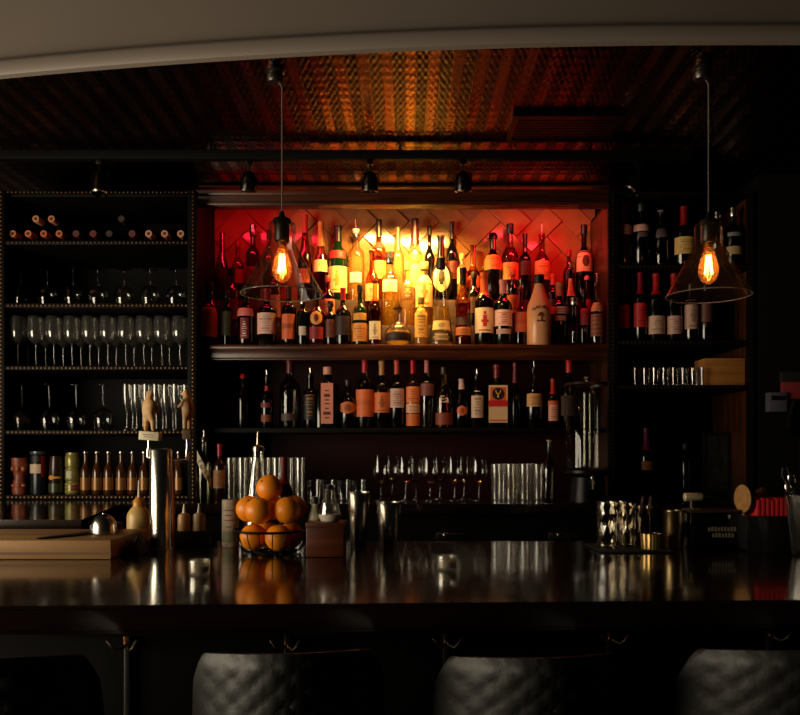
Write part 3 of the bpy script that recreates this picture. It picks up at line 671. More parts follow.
# bottom shelf of left cabinet
BZ5 = 1.1668
d5 = 3.58
t = empty('tiki_mug', (X(20, d5), d5, BZ5), 'carved brown tiki-style mug at far left of the bottom shelf', 'mug')
MB().lathe([(0, 0), (.033, 0), (.036, .02), (.03, .055), (.026, .075), (.031, .10), (.037, .13), (.039, .163), (.036, .163), (.033, .13), (0, .04)], seg=20).build('body', P('carved_brown', (150, 70, 42), .4, noise=.5, nscale=40, bump=.6, bscale=60), t)
for a in (-.7, .1, .8):
    MB().ball((.034*math.sin(a), -.034*math.cos(a), .115), .009, 1, .6, 1.4).build('carved_eye', P('carved_relief', (176, 92, 56), .4), t)
    MB().ball((.03*math.sin(a), -.03*math.cos(a), .04), .011, 1.3, .6, .8).build('carved_tooth', P('carved_relief', (176, 92, 56), .4), t)
t = empty('canister', (X(39, d5), d5, BZ5), 'dark blue canister with black disc badge and cream band on bottom shelf', 'canister')
MB().lathe([(0, 0), (.035, 0), (.036, .003), (.036, .172), (.033, .178), (0, .178)]).build('body', P('navy_enamel', (22, 28, 38), .3), t)
MB().patch(lambda z: .0367, .095, .135, 1.4).build('band', CM((220, 190, 160)), t, norm=False)
MB().lathe([(.0362, .178), (.0375, .18), (.0375, .192), (0, .194)]).build('lid', P('steel_blue', (90, 100, 112), .3, .6), t)
MB().patch(lambda z: .0372, .14, .175, .55, shape=lambda q_: math.sqrt(max(.02, 1-(2*q_-1)**2)), nz=8).build('badge', CM((12, 12, 14)), t, norm=False)
MB().patch(lambda z: .0368, .08, .172, .32, a0=.95).build('red_stripe', CM((150, 26, 26)), t, norm=False)
t = empty('canister', (X(56.5, d5), d5, BZ5), 'dark brown canister with a yellow brush mark on bottom shelf', 'canister')
MB().lathe([(0, 0), (.031, 0), (.033, .006), (.031, .08), (.033, .085), (.029, .15), (.026, .17), (0, .172)]).build('body', P('dark_brown_glaze', (48, 30, 24), .25), t)
_m = MB(); _m.patch(lambda z: .0345, .066, .086, .45, a0=-.35, shape=lambda q_: math.sqrt(max(.05, 1-(2*q_-1)**2)), nz=6); _m.patch(lambda z: .0346, .071, .081, .5, a0=.5)
_m.build('yellow_mark', CM((225, 150, 40)), t, norm=False)
MB().patch(lambda z: .0335, .012, .05, 1.2).build('green_base', P('green_glaze', (58, 66, 44), .3), t, norm=False)
t = empty('stacked_tins', (X(73, d5), d5, BZ5), 'olive gold ribbed container tower beside the small brown bottles', 'container')
pf = [(0, 0)]
for k in range(3):
    z = k*.06; pf += [(.031, z+.001), (.033, z+.006), (.033, z+.05), (.029, z+.056), (.029, z+.059)]
MB().lathe(pf + [(.029, .186), (0, .188)]).build('body', P('olive_gold', (150, 140, 74), .3, .3), t)
_m = MB()
for z in (.012, .028, .044): _m.lathe([(.0332, z), (.0345, z+.002), (.0332, z+.004)])
_m.build('ribs', P('pale_olive', (190, 180, 110), .3), t)
MB().patch(lambda z: .0338, .018, .042, .5, a0=.6).build('red_label', CM((130, 50, 46)), t, norm=False)
MB().patch(lambda z: .0338, .072, .104, .4, a0=-.2).build('cream_label', CM((205, 205, 170)), t, norm=False)
proto = None
BEER = P('beer_bottle_glass', (70, 38, 14), .12, 0, .7)
for i, px in enumerate((86, 97.5, 109, 121.5, 133, 144.5, 179)):
    if proto is None:
        proto = empty('beer_bottle', (0, 0, 0), 'x', 'bottle', 'small brown bottles on bottom shelf of left cabinet')
        MB().lathe([(0, 0), (.0225, 0), (.0245, .004), (.0245, .095), (.021, .115), (.013, .135), (.0112, .15), (.0108, .178), (.0125, .18), (.0125, .186), (0, .186)], seg=20).build('glass_body', BEER, proto)
        MB().lathe([(.0125, .182), (.0142, .184), (.0135, .191), (0, .193)], seg=16).build('crown_cap', STEEL, proto)
        MB().patch(lambda z: .0249, .02, .075, 1.2).build('label', P('foil_label', (150, 104, 52), .35, .3), proto, norm=False)
        o = proto
    else: o = copy_tree(proto)
    o.location = (X(px, d5), d5, BZ5)
    o['label'] = ('small brown bottle alone right of the chrome tap column on bottom shelf' if i == 6 else '%s small brown bottle from left on bottom shelf of left cabinet' % ORD[i])
# back counter glasses
def tumbler(name, H, rt, rbm, group, mat=WARE):
    r = empty(name, (0, 0, 0), 'x', 'glass', group)
    MB().lathe([(rbm, .012), (rbm+(rt-rbm)*.5, H*.5), (rt, H)], seg=20).build('wall', mat, r)
    MB().lathe([(0, 0), (rbm*.96, 0), (rbm, .004), (rbm, .012), (0, .011)], seg=20).build('base', mat, r)
    return r
pr = tumbler('highball_glass', .185, .0225, .019, 'tall glasses on the back counter behind the oranges', FLUTE)
spread(pr, [(X(231+11.5*k, 3.52), 3.52, BC) for k in range(7)], ['%s tall clear glass from left in cluster behind the orange bowl' % ORD[k] for k in range(7)])
p2 = copy_tree(pr)
spread(p2, [(X(236+11.6*k, 3.60), 3.60, BC) for k in range(6)], ['%s tall clear glass from left in second row behind the orange bowl' % ORD[k] for k in range(6)])
pr = tumbler('rocks_glass', .09, .031, .027, 'short glasses on the back counter behind the conical dispensers')
spread(pr, [(X(314+15*k, 3.46), 3.46, BC) for k in range(4)], ['%s short clear glass from left behind the conical dispensers and shakers' % ORD[k] for k in range(4)])
pr = wine(.195, .038, 'goblet', 'x', False, 'stemmed goblets on the back counter', rf=.034, stemh=.36)
spread(pr, [(X(381+24.5*k, 3.5), 3.5, BC) for k in range(5)], ['%s stemmed goblet from left in front row on back counter' % ORD[k] for k in range(5)])
p2 = copy_tree(pr)
spread(p2, [(X(392+24*k, 3.62), 3.62, BC) for k in range(4)], ['%s stemmed goblet from left in second row on back counter' % ORD[k] for k in range(4)])
pr = tumbler('highball_glass', .158, .028, .025, 'straight glasses on the back counter left of the dispenser', FLUTE)
spread(pr, [(X(497+14*k, 3.5), 3.5, BC) for k in range(4)], ['%s straight glass from left in row between goblets and dispenser' % ORD[k] for k in range(4)])
p2 = copy_tree(pr)
spread(p2, [(X(501+14*k, 3.58), 3.58, BC) for k in range(3)], ['%s straight glass from left in second row right of goblets' % ORD[k] for k in range(3)])
pr = tumbler('shot_glass', .082, .0205, .0165, 'little tumblers on right cabinet shelf beside the wooden box')
ZS = Z(385, 3.52) + .0006
spread(pr, [(X(636+9.6*k, 3.58), 3.58, ZS) for k in range(8)], ['%s little tumbler from left in front row beside the wooden box' % ORD[k] for k in range(8)])
p2 = copy_tree(pr)
spread(p2, [(X(640+9.6*k, 3.64), 3.64, ZS) for k in range(7)], ['%s little tumbler from left in second row beside the wooden box' % ORD[k] for k in range(7)])
# wooden box
x0, x1 = X(705, 3.58), X(745, 3.58)
t = empty('wooden_box', ((x0+x1)/2, 3.58, ZS), 'pale orange wooden box at right end of right cabinet shelf', 'box')
MB().box(-(x1-x0)/2, (x1-x0)/2, 0, .13, 0, .112, .002).build('body', BOXW, t)
MB().box(-(x1-x0)/2-.001, (x1-x0)/2+.001, -.001, .131, .112, .124, .002).build('lid', BOXW, t)
# dispenser
dd = 3.38; xd = X(587, dd)
t = empty('beverage_dispenser', (xd, dd, BC), 'tall clear glass beverage dispenser on black stand before right jamb', 'dispenser')
zA, zB = Z(470, dd)-BC, Z(386, dd)-BC; rr = .095
MB().lathe([(0, zA), (rr*.9, zA), (rr, zA+.01), (rr, zB-.01), (rr*.96, zB), (rr*.93, zB)], seg=36).build('glass_cylinder', glass('dispenser_glass', (.9, .9, .87), .04, .04, .5, 3.2), t)
MB().lathe([(rr*.99, zB), (rr*1.02, zB+.002), (rr*1.0, zB+.012), (.02, zB+.016), (0, zB+.016)], seg=36).build('lid', P('lid_dark', (40, 20, 18), .3), t)
MB().lathe([(.006, zB+.014), (.006, zB+.022), (.016, zB+.028), (.014, zB+.038), (0, zB+.04)], seg=16).build('lid_knob', STEEL, t)
MB().lathe([(.028, zA+.016), (.028, zB-.03), (.03, zB-.03), (.03, zA+.016)], seg=20).build('infuser_tube', glass('tube_glass', (.9, .9, .86), .08, .03, .3, 3), t)
MB().lathe([(rr*.8, .0), (rr*.85, .002), (rr*.72, zA-.03), (rr*1.02, zA-.012), (rr*1.02, zA), (0, zA)], seg=30).build('stand', BMETAL, t)
tp = MB(); tp.tube([(0, -rr*.75, .085), (0, -rr*1.2, .085)], .009); tp.tube([(0, -rr*1.15, .09), (0, -rr*1.15, .06)], .006); tp.build('spigot', STEEL, t)
MB().ball((0, -rr*1.1, .105), .01, 1, .6, 1.3).build('spigot_lever', CHROME, t)
# bottles on back counter
q_ = 3.5
pb = bottle(204, 429, 16, 'bordeaux', 'clear', ('pourer', BK), None, 'clear bottle with a slanted pale lettered label at left of back counter', d=q_, bz=BC, liq='clear')
Rb = 16*q_/F/2; pb.rotation_euler.z = .3
_m = MB(); g = []
for i in range(13):
    tt = i/12; a = -PI/2 + (-1.0 + 2.0*tt); zc = Z(456, q_)-BC - .125*tt; row = []
    for k in (0, 1): row.append(_m.bm.verts.new((Rb*1.03*math.cos(a), Rb*1.03*math.sin(a), zc + (.026 if k else -.026))))
    g.append(row)
for a, b in zip(g, g[1:]): _m.bm.faces.new((a[0], b[0], b[1], a[1]))
lo = _m.build('label', CM((205, 185, 150)), pb, norm=False)
for i, ch in enumerate('POLO'):
    tt = .2+.18*i; a = -1.0+2.0*tt
    text_mesh(ch, .026, 'lettering', CM((40, 30, 24)), lo, (Rb*1.05*math.sin(a), -Rb*1.05*math.cos(a)-.001, Z(456, q_)-BC-.125*tt), (PI/2, .55, a))
bottle(219.5, 444, 12, 'bordeaux', 'brown', ('capsule', (150, 24, 34)), (470, 488, (150, 96, 46), 'lines', 1.2), 'brown bottle with red capsule beside the slanted label bottle', d=q_, bz=BC)
bottle(549, 440, 14, 'squat', 'smoke', ('cork', (200, 170, 160)), None, 'small smoky bottle with pale stopper left of the dispenser stand', d=3.44, bz=BC, liq='clear')
bottle(646, 428, 15, 'bordeaux', 'black', ('longcap', (120, 30, 66)), (461, 470, (140, 84, 40), None, .9), 'black bottle with magenta capsule in open bay of right cabinet', d=3.62, bz=BC)
bottle(685, 443, 11, 'slim', 'black', ('screw', (40, 40, 40)), None, 'slender plain black bottle in open bay of right cabinet', d=3.72, bz=BC)
q_ = 3.75
t = empty('framed_picture', (X(716, q_), q_, BC), 'small dim dark framed picture standing in right cabinet bay', 'picture')
hw = 12*q_/F; z0, z1 = 0, Z(434, q_)-BC
MB().box(-hw, hw, 0, .015, z0, z1).build('print', P('dim_print', (46, 44, 40), .35, noise=.8, nscale=28), t)
MB().box(-hw-.006, -hw+.008, -.008, .02, z0, z1+.006, .002).box(hw-.008, hw+.006, -.008, .02, z0, z1+.006, .002).box(-hw, hw, -.008, .02, z1-.008, z1+.006, .002).box(-hw, hw, -.008, .02, z0, z0+.04, .002).build('frame', BLACK, t)

# ------------------------------------------------------------------ bar
BT = 1.0704
fy_ = lambda x: 1.535 + .04*x
by_ = lambda x: 2.60 + .02*x
bar = empty('bar_counter', (0, 2.0, 0), 'long dark glossy wooden bar across the foreground', 'bar')
mb = MB(); mb.poly([(-2.1, fy_(-2.1)), (2.1, fy_(2.1)), (2.1, 2.60), (-1.0, 2.60), (-1.0, 2.515), (-2.1, 2.515)], BT-.055, 1.07)
bmesh.ops.bevel(mb.bm, geom=[e for e in mb.bm.edges], offset=.008, segments=3, affect='EDGES')
mb.build('bar_top', BARW, bar, (0, -2, 0))
MB().poly([(-2.1, fy_(-2.1)+.17), (2.1, fy_(2.1)+.17), (2.1, fy_(2.1)+.21), (-2.1, fy_(-2.1)+.21)], 0, BT-.055).build('front_panel', BARF, bar, (0, -2, 0))
MB().poly([(-2.1, fy_(-2.1)+.04), (2.1, fy_(2.1)+.04), (2.1, fy_(2.1)+.10), (-2.1, fy_(-2.1)+.10)], BT-.068, BT-.055).build('under_moulding', BARF, bar, (0, -2, 0))
HOOK = [(130, 645), (289, 645), (447, 642.5), (610, 638.5), (769, 635.5)]
hp = None
for i, (px, py) in enumerate(HOOK):
    d_ = fy_(X(px, 1.7))+.17; x = X(px, d_)
    MB().box(x-.009, x+.004, d_-.012, d_+.001, 0, BT-.056, .002).build('stile', P('stile_wood', (22, 19, 18), .4, 0, .3), bar, (0, -2, 0))
    if hp is None:
        hp = empty('bag_hook', (0, 0, 0), 'x', 'hook', 'scrolled bag hooks under the bar top')
        MB().box(-.006, .006, -.004, .0, -.016, .012, .001).build('back_plate', BRASS, hp)
        for s_ in (-1, 1):
            MB().tube([(0, -.004, -.006), (s_*.006, -.012, -.012), (s_*.014, -.024, -.013), (s_*.021, -.031, -.006), (s_*.026, -.033, .004), (s_*.030, -.03, .008)], [.0028, .0028, .0028, .0028, .003, .0042], 8).build('prong', P('hook_metal', (220, 190, 150), .22, 1), hp)
        o = hp
    else: o = copy_tree(hp)
    o.location = (x-.002, d_-.012, Z(py, d_-.03)+.004); o.rotation_euler.z = .04
    o['label'] = 'small brass double bag hook under bar top, %s from left' % ORD[i]
# cutting board with knife and dome
q_ = 2.15
t = empty('cutting_board', (X(30, q_), 2.3, BT), 'thick pale wooden cutting board lying on left of the bar', 'cutting board')
xa = X(111, q_)-X(30, q_)
MB().box(-.42, xa, -.15, .16, 0, .052, .004).build('board', PALEW, t)
MB().box(-.42, xa, -.1504, -.1496, .012, .02).build('edge_groove', CM((110, 76, 44)), t)
zt_ = BT+.0525
kx, ky = X(60, 2.16), 2.17
kn = empty('kitchen_knife', (X(72, 2.26), 2.27, zt_), 'dark knife lying slantwise on the pale cutting board', 'knife', rz=math.atan2(.22, .10))
MB().poly([(-.12, .006), (-.09, -.012), (-.02, -.028), (.07, -.028), (.07, .014), (-.10, .014)], .001, .004).build('blade', P('dark_blade', (34, 32, 30), .4, 1), kn)
MB().box(.07, .18, -.014, .014, .001, .024, .005).build('handle', BLACK, kn)
q_ = 2.31
dm = empty('steel_dome', (X(104, q_), q_, zt_), 'small polished steel dome lid at right end of the cutting board', 'lid')
MB().lathe([(.034, 0), (.036, .002), (.036, .012), (.034, .03), (.026, .047), (.014, .056), (0, .058)], seg=28).build('shell', STEEL, dm)
MB().lathe([(.006, .056), (.005, .06), (.0, .061)], seg=10).build('knob', STEEL, dm)
# dark lump standing in for the shaded end of the cutting board
tw = MB(); nx, ny = 22, 14; q_ = 2.28; xw0, xw1 = X(130, q_), X(147, q_); g = []
for i in range(nx+1):
    row = []
    for j in range(ny+1):
        a, b2 = i/nx, j/ny
        h_ = .045*math.sin(PI*min(1, max(0, a)))**.4*math.sin(PI*b2)**.4 + .008*math.sin(a*11+b2*5)*math.sin(PI*a)*math.sin(PI*b2)
        row.append(tw.bm.verts.new((xw0+(xw1-xw0)*a, q_-.07+.15*b2, BT+.001+max(0, h_))))
    g.append(row)
for i in range(nx):
    for j in range(ny): tw.bm.faces.new((g[i][j], g[i+1][j], g[i+1][j+1], g[i][j+1]))
o = tw.build('shaded_end_lump', P('shaded_end_brown', (38, 24, 18), .9, bump=.4)); tag(o, 'dark brown lump standing in for the shaded board end, between cutting board and tap column', 'lump')
# squeeze bottle yellow
q_ = 2.515
t = empty('squeeze_bottle', (X(139, q_), q_, BT), 'yellow squeeze bottle with thin nozzle left of tap column', 'bottle')
YB = P('yellow_plastic', (205, 168, 100), .35, noise=.12, nscale=50)
MB().lathe([(0, 0), (.036, 0), (.037, .004), (.037, .085), (.034, .098), (.024, .112), (.018, .118), (0, .118)]).build('body', YB, t)
MB().lathe([(.0185, .114), (.019, .116), (.018, .135), (.008, .146), (0, .146)]).build('cap', P('orange_plastic', (196, 130, 44), .35), t)
MB().lathe([(.005, .145), (.0022, .20), (0, .2)], seg=10).build('nozzle', P('white_plastic', (215, 205, 180), .4), t)
# tap column with bear handles
q_ = 2.36
tt_ = empty('beer_tap', (X(161, q_), q_, BT), 'chrome beer tap column with two bear figure handles on the bar', 'beer tap')
HT = Z(449, q_)-BT
MB().lathe([(0, 0), (.036, 0), (.036, .006), (.0325, .008), (.0325, HT-.004), (.030, HT), (0, HT+.002)], seg=36).build('column', CHROME, tt_)
MB().lathe([(0, 0), (.012, 0), (.012, HT-.03), (0, HT-.028)], (X(171, 2.43)-X(161, q_), .07, 0), seg=18).build('copper_pipe', P('copper', (170, 82, 40), .22, 1), tt_)
fo = MB(); xb1 = X(149, q_)-X(161, q_); xb2 = X(187.5, 2.43)-X(161, q_)
fo.tube([(-.02, .0, HT-.03), (xb1-.002, .0, HT-.022), (xb1, 0, HT+.002)], [.008, .008, .007], 10)
fo.tube([(X(171, 2.43)-X(161, q_), .07, HT-.035), (xb2, .07, HT-.035), (xb2, .07, HT+.0)], [.008, .008, .007], 10)
fo.build('faucet_arms', CHROME, tt_)
BEAR = P('carved_bear_wood', (205, 158, 100), .55, noise=.35, nscale=45, bump=.7, bscale=140)
def skin(name, verts, edges, radii, m, parent, loc, rz=0, sub=2):
    me = bpy.data.meshes.new(name); me.from_pydata(verts, edges, []); ob = bpy.data.objects.new(name, me); COL.objects.link(ob)
    md = ob.modifiers.new('skin', 'SKIN'); 
    for i, r in enumerate(radii):
        rr_ = r if isinstance(r, tuple) else (r, r); me.skin_vertices[0].data[i].radius = rr_
    me.skin_vertices[0].data[0].use_root = True
    s2 = ob.modifiers.new('sub', 'SUBSURF'); s2.levels = sub; s2.render_levels = sub
    dg = bpy.context.evaluated_depsgraph_get()
    nm = bpy.data.meshes.new_from_object(ob.evaluated_get(dg)); bpy.data.objects.remove(ob)
    nm.name = name; nm.materials.clear(); nm.materials.append(m); nm.shade_smooth()
    o = bpy.data.objects.new(name, nm); COL.objects.link(o); o.parent = parent; o.location = loc; o.rotation_euler.z = rz
    return o
bs = .118/1.0   # bear standing height ~ .118
def bear(parent, loc, rz, reach):
    V = [(0, 0, .40), (0, .02, .55), (0, .02, .70), (0, 0, .80), (0, -.03, .90), (0, -.12, .915), (0, -.17, .905),
         (-.10, 0, .30), (-.11, -.01, .15), (-.11, 0, .03), (-.11, -.07, .02),
         (.10, 0, .30), (.11, -.01, .15), (.11, 0, .03), (.11, -.07, .02),
         (-.15, -.02, .70), (-.17, -.10, .60), (-.15, -.2 if reach else -.12, .56 if reach else .48),
         (.15, -.02, .70), (.17, -.10, .60), (.15, -.2 if reach else -.12, .56 if reach else .48),
         (-.085, 0, 1.0), (.085, 0, 1.0)]
    E = [(0, 1), (1, 2), (2, 3), (3, 4), (4, 5), (5, 6), (0, 7), (7, 8), (8, 9), (9, 10), (0, 11), (11, 12), (12, 13), (13, 14),
         (2, 15), (15, 16), (16, 17), (2, 18), (18, 19), (19, 20), (4, 21), (4, 22)]
    Rd = [.17, .19, .165, .11, .105, .065, .05, .10, .08, .062, .05, .10, .08, .062, .05, .075, .06, .05, .075, .06, .05, .035, .035]
    k = .118
    return skin('bear_figure', [tuple(c*k for c in v) for v in V], E, [r*k*(.78 if i < 21 else 1.15) for i, r in enumerate(Rd)], BEAR, parent, loc, rz)
zsg = Z(441, q_)-BT
h1 = MB().tube([(xb1, 0, HT-.0), (xb1, 0, zsg+.002)], .0045, 10).build('tap_handle', CHROME, tt_)
hwS = 10*q_/F
SIGN = P('sign_cream', (222, 208, 178), .5)
sg = MB().box(-hwS, hwS, -.016, .016, 0, .0255, .002, (Vector((0, 0, 0)), Matrix.Rotation(.07, 3, 'Y'))).build('sign_block', SIGN, h1, (xb1+.003, 0, zsg+.002))
_m = MB()
for z, w_ in ((.016, .018), (.0095, .014)): _m.box(-w_, w_, -.0168, -.0158, z-.001, z+.001, 0, (Vector((0, 0, 0)), Matrix.Rotation(.07, 3, 'Y')))
_m.build('sign_print', CM((110, 96, 76)), h1, (xb1+.003, 0, zsg+.002))
bear(h1, (xb1+.001, 0, zsg+.0285), PI-.35, False)
h2 = MB().tube([(xb2, .07, HT-.0), (xb2, .07, zsg+.008)], .0045, 10).build('tap_handle', CHROME, tt_)
MB().box(-.013, .013, -.013, .013, 0, .03, .002).build('handle_block', P('handle_brown', (110, 84, 58), .5), h2, (xb2, .07, zsg+.006))
bear(h2, (xb2, .07, zsg+.037), -PI/2-.25, True)
# small squeeze bottles in a dark tray
q_ = 2.508
t = empty('condiment_tray', (X(195, q_), q_, BT), 'low dark tray holding pale squeeze bottles right of tap column', 'tray')
MB().box(-.055, .06, -.05, .05, 0, .008, .002).build('base', BLACK, t)
MB().box(-.055, .06, -.05, -.045, .008, .045).box(-.055, .06, .045, .05, .008, .045).box(-.055, -.05, -.045, .045, .008, .045).box(.055, .06, -.045, .045, .008, .045).build('rim', BLACK, t)
sp = None
for px, dy, l in ((185, -.01, 'short amber squeeze bottle with pale tip, left one in dark tray'), (199, .0, 'short pale squeeze bottle with white tip, right one in dark tray')):
    o = empty('squeeze_bottle', (X(px, q_), q_+dy, BT+.0085), l, 'bottle', 'squeeze bottles in the dark tray')
    MB().lathe([(0, 0), (.019, 0), (.02, .003), (.02, .075), (.017, .085), (.008, .09), (0, .09)], seg=18).build('body', P('amber_plastic', (170, 120, 66), .4) if px < 190 else P('pale_plastic', (185, 150, 112), .4), o)
    MB().lathe([(.0065, .088), (.002, .118), (0, .118)], seg=10).build('nozzle', P('white_plastic', (215, 205, 180), .4), o)
# paper canister
q_ = 2.44
t = empty('paper_canister', (X(230.5, q_), q_, BT), 'off-white patterned paper canister left of the orange bowl', 'canister')
MB().lathe([(0, 0), (.024, 0), (.0255, .002), (.0255, .140), (.0245, .144), (0, .144)]).build('body', P('printed_paper', (190, 172, 146), .6, noise=.3, nscale=70), t)
_m = MB()
for z, w_ in ((.11, .8), (.095, .6), (.08, .9), (.06, .5)): _m.patch(lambda z_: .0258, z, z+.004, w_*.7)
_m.build('label_print', CM((150, 74, 58)), t, norm=False)
MB().patch(lambda z_: .0258, .015, .05, .9).build('green_print', CM((120, 122, 88)), t, norm=False)
# carafe and red-necked bottle on the bar
q_ = 2.47
t = empty('carafe', (X(258, q_), q_, BT), 'tall conical clear carafe with pour spout behind the oranges', 'carafe')
Hc = Z(448, q_)-BT
MB().lathe([(0, 0), (.05, 0), (.053, .006), (.05, .06), (.036, .16), (.021, .25), (.0165, Hc-.02), (.019, Hc-.004), (.019, Hc), (.016, Hc)], seg=28).build('glass_body', glass('carafe_glass', (.9, .88, .82), .08, .16, .8, 1.2, body=.04, bodycol=(.8, .76, .66)), t)
MB().lathe([(0, Hc-.01), (.016, Hc-.01), (.018, Hc+.004), (.006, Hc+.01), (.003, Hc+.05), (0, Hc+.05)], seg=14).build('pour_spout', STEEL, t)
bottle(284, 457, 17, 'bordeaux', 'dark', ('longcap', (120, 26, 28)), (500, 520, (60, 40, 30), 'lines'), 'dark bottle with long dull red neck rising behind the oranges', d=2.52, bz=BT)
# wire bowl and oranges
q_ = 2.30; xb = X(272, q_)
wb = empty('wire_bowl', (xb, q_, BT), 'black wire fruit bowl heaped with oranges on the bar', 'bowl')
def ring(r, z, n=40): return [(r*math.cos(2*PI*i/n), r*math.sin(2*PI*i/n), z) for i in range(n)]
MB().tube(ring(.108, .066), .0035, 8, True).build('rim', BMETAL, wb)
MB().tube(ring(.052, .003), .003, 8, True).build('base_ring', BMETAL, wb)
_m = MB()
for i in range(18):
    a = 2*PI*i/18; _m.tube([(r*math.cos(a), r*math.sin(a), z) for r, z in ((.052, .003), (.078, .006), (.094, .022), (.103, .044), (.108, .066))], .0016, 6)
_m.build('wires', BMETAL, wb)
ORG = P('orange_peel', (248, 142, 14), .42, 0, .5, noise=.18, nscale=12, bump=.35, bscale=160)
op = None
spots = []
for k in range(4):
    a = .5 + k*PI/2; spots.append((.0555*math.cos(a), .0555*math.sin(a), .047))
for k in range(5):
    a = -PI/2 - .42 + k*2*PI/5; spots.append((.0672*math.cos(a), .0672*math.sin(a), .1245))
spots.append((-.008, .004, .1855))
OL = ['orange low inside the wire bowl, back right', 'orange low inside the wire bowl, back left', 'orange low inside the wire bowl, front left', 'orange low inside the wire bowl, front right',
      'orange at front left of the rim level layer in wire bowl', 'orange at front right of the rim level layer in wire bowl', 'orange at right of the rim level layer in wire bowl', 'orange at back of the rim level layer in wire bowl', 'orange at far left of the rim level layer in wire bowl', 'orange crowning the heap in the wire bowl']
for (x, y, z), l in zip(spots, OL):
    if op is None:
        op = empty('orange', (0, 0, 0), 'x', 'orange', 'oranges heaped in the wire bowl')
        MB().ball((0, 0, 0), .0385, 1, 1, .97, 24).build('peel', ORG, op)
        MB().lathe([(0, .0), (.0035, .0005), (.003, .002), (0, .0025)], (0, 0, .0366), 8).build('stem_button', CM((90, 100, 40)), op)
        o = op
    else: o = copy_tree(op)
    o.location = (xb+x, q_+y, BT+z); o['label'] = l; o.rotation_euler = (random.uniform(-.8, .8), random.uniform(-.8, .8), random.uniform(0, 6))
# wooden box with conical dispensers
q_ = 2.24; xw = X(326.5, q_)
t = empty('wooden_caddy', (xw, q_, BT), 'red-brown wooden caddy box in front of conical dispensers', 'box')
MB().box(-.052, .052, -.045, .055, 0, .092, .003).build('body', REDW, t)
MB().box(-.053, .053, -.046, .056, .080, .095, .002).build('lid', REDW, t)
zt2 = BT+.0955
t = empty('conical_dispenser', (X(329.5, q_), q_+.01, zt2), 'clear conical flask-like dispenser with white foot on caddy box', 'dispenser')
MB().lathe([(0, .016), (.030, .016), (.031, .02), (.022, .055), (.012, .085), (.010, .094), (.008, .094)], seg=24).build('glass_cone', glass('carafe_glass'), t)
MB().lathe([(0, 0), (.024, 0), (.026, .003), (.031, .012), (.033, .018), (.030, .02), (0, .018)], seg=24).build('white_foot', P('white_ceramic', (205, 196, 178), .35), t)
MB().lathe([(.0105, .09), (.0115, .092), (.0115, .1), (.004, .104), (0, .104)], seg=14).build('stopper', BMETAL, t)
t = empty('sauce_bottle', (X(315, q_+.04), q_+.035, zt2), 'small cream bottle with black cap on left of caddy box', 'bottle')
MB().lathe([(0, 0), (.017, 0), (.018, .003), (.016, .02), (.0095, .035), (.0085, .05), (0, .05)], seg=18).build('body', P('cream_glaze', (205, 196, 160), .35), t)
MB().lathe([(.0088, .046), (.0105, .047), (.0105, .066), (0, .068)], seg=14).build('cap', BLACK, t)
# shakers
for px, yt, rt, rb_, q_, l in ((358.5, 492, .0345, .026, 2.42, 'tall polished steel shaker tin, left one of the pair'), (388.5, 502, .036, .028, 2.38, 'shorter polished steel shaker tin, right one of the pair')):
    t = empty('shaker_tin', (X(px, q_), q_, BT), l, 'shaker', 'steel shaker tins on the bar'); Hs = Z(yt, q_)-BT
    MB().lathe([(0, 0), (rb_*.95, 0), (rb_, .004), (rt*.99, Hs-.004), (rt*.96, Hs-.002), (rb_*.94, .008), (0, .006)], seg=36).build('body', STEEL, t)
    MB().lathe([(rt*.985, Hs-.005), (rt*1.02, Hs-.003), (rt*1.02, Hs), (rt*.97, Hs)], seg=36).build('rolled_rim', CHROME, t)
# votive holders
vp = None
for px, q_, l in ((199.5, 1.885, 'small glass candle holder on left part of the bar'), (446.5, 1.96, 'small glass candle holder near the middle of the bar')):
    o = empty('candle_holder', (X(px, q_), q_, BT), l, 'candle holder', 'glass candle holders on the bar')
    k = 1.0
    MB().lathe([(0, 0), (.0215, 0), (.0235, .004), (.0245, .036), (.0225, .036), (.0215, .008), (0, .007)], seg=28).build('glass_cup', glass('votive_glass', (.92, .9, .84), .08, .12, .8, 1.5, body=.25, bodycol=(.9, .85, .72)), o)
    MB().lathe([(0, .0075), (.0195, .0075), (.0195, .022), (.004, .0225), (0, .0225)], seg=24).build('candle', P('cream_wax', (222, 204, 164), .5), o)
    MB().tube([(0, 0, .022), (0, .001, .028)], .0008, 6).build('wick', BLACK, o)
# under bar fittings
q_ = 2.78
for px, l in ((450, 'black soda gun with chrome tip below bar behind middle candle holder'), (563, 'black soda gun with chrome tip below bar left of the crystal glasses')):
    t = empty('soda_gun', (X(px, q_), q_, Z(540, q_)), l, 'soda gun', 'soda guns behind the bar')
    MB().box(-.05, .055, -.016, .016, 0, .024, .006).build('handle', BLACK, t)
    MB().ball((-.018, -.016, .02), .0085).build('chrome_tip', CHROME, t)
    MB().tube([(.05, 0, .012), (.09, .03, .0), (.1, .06, -.1), (.09, .08, -.3), (.085, .09, -.6)], .007).build('hose', BLACK, t)
    MB().box(-.045, .045, -.012, .012, -.02, -.0005).box(-.006, .006, -.006, .006, -Z(540, q_)+.0, -.02).build('holster', BMETAL, t)

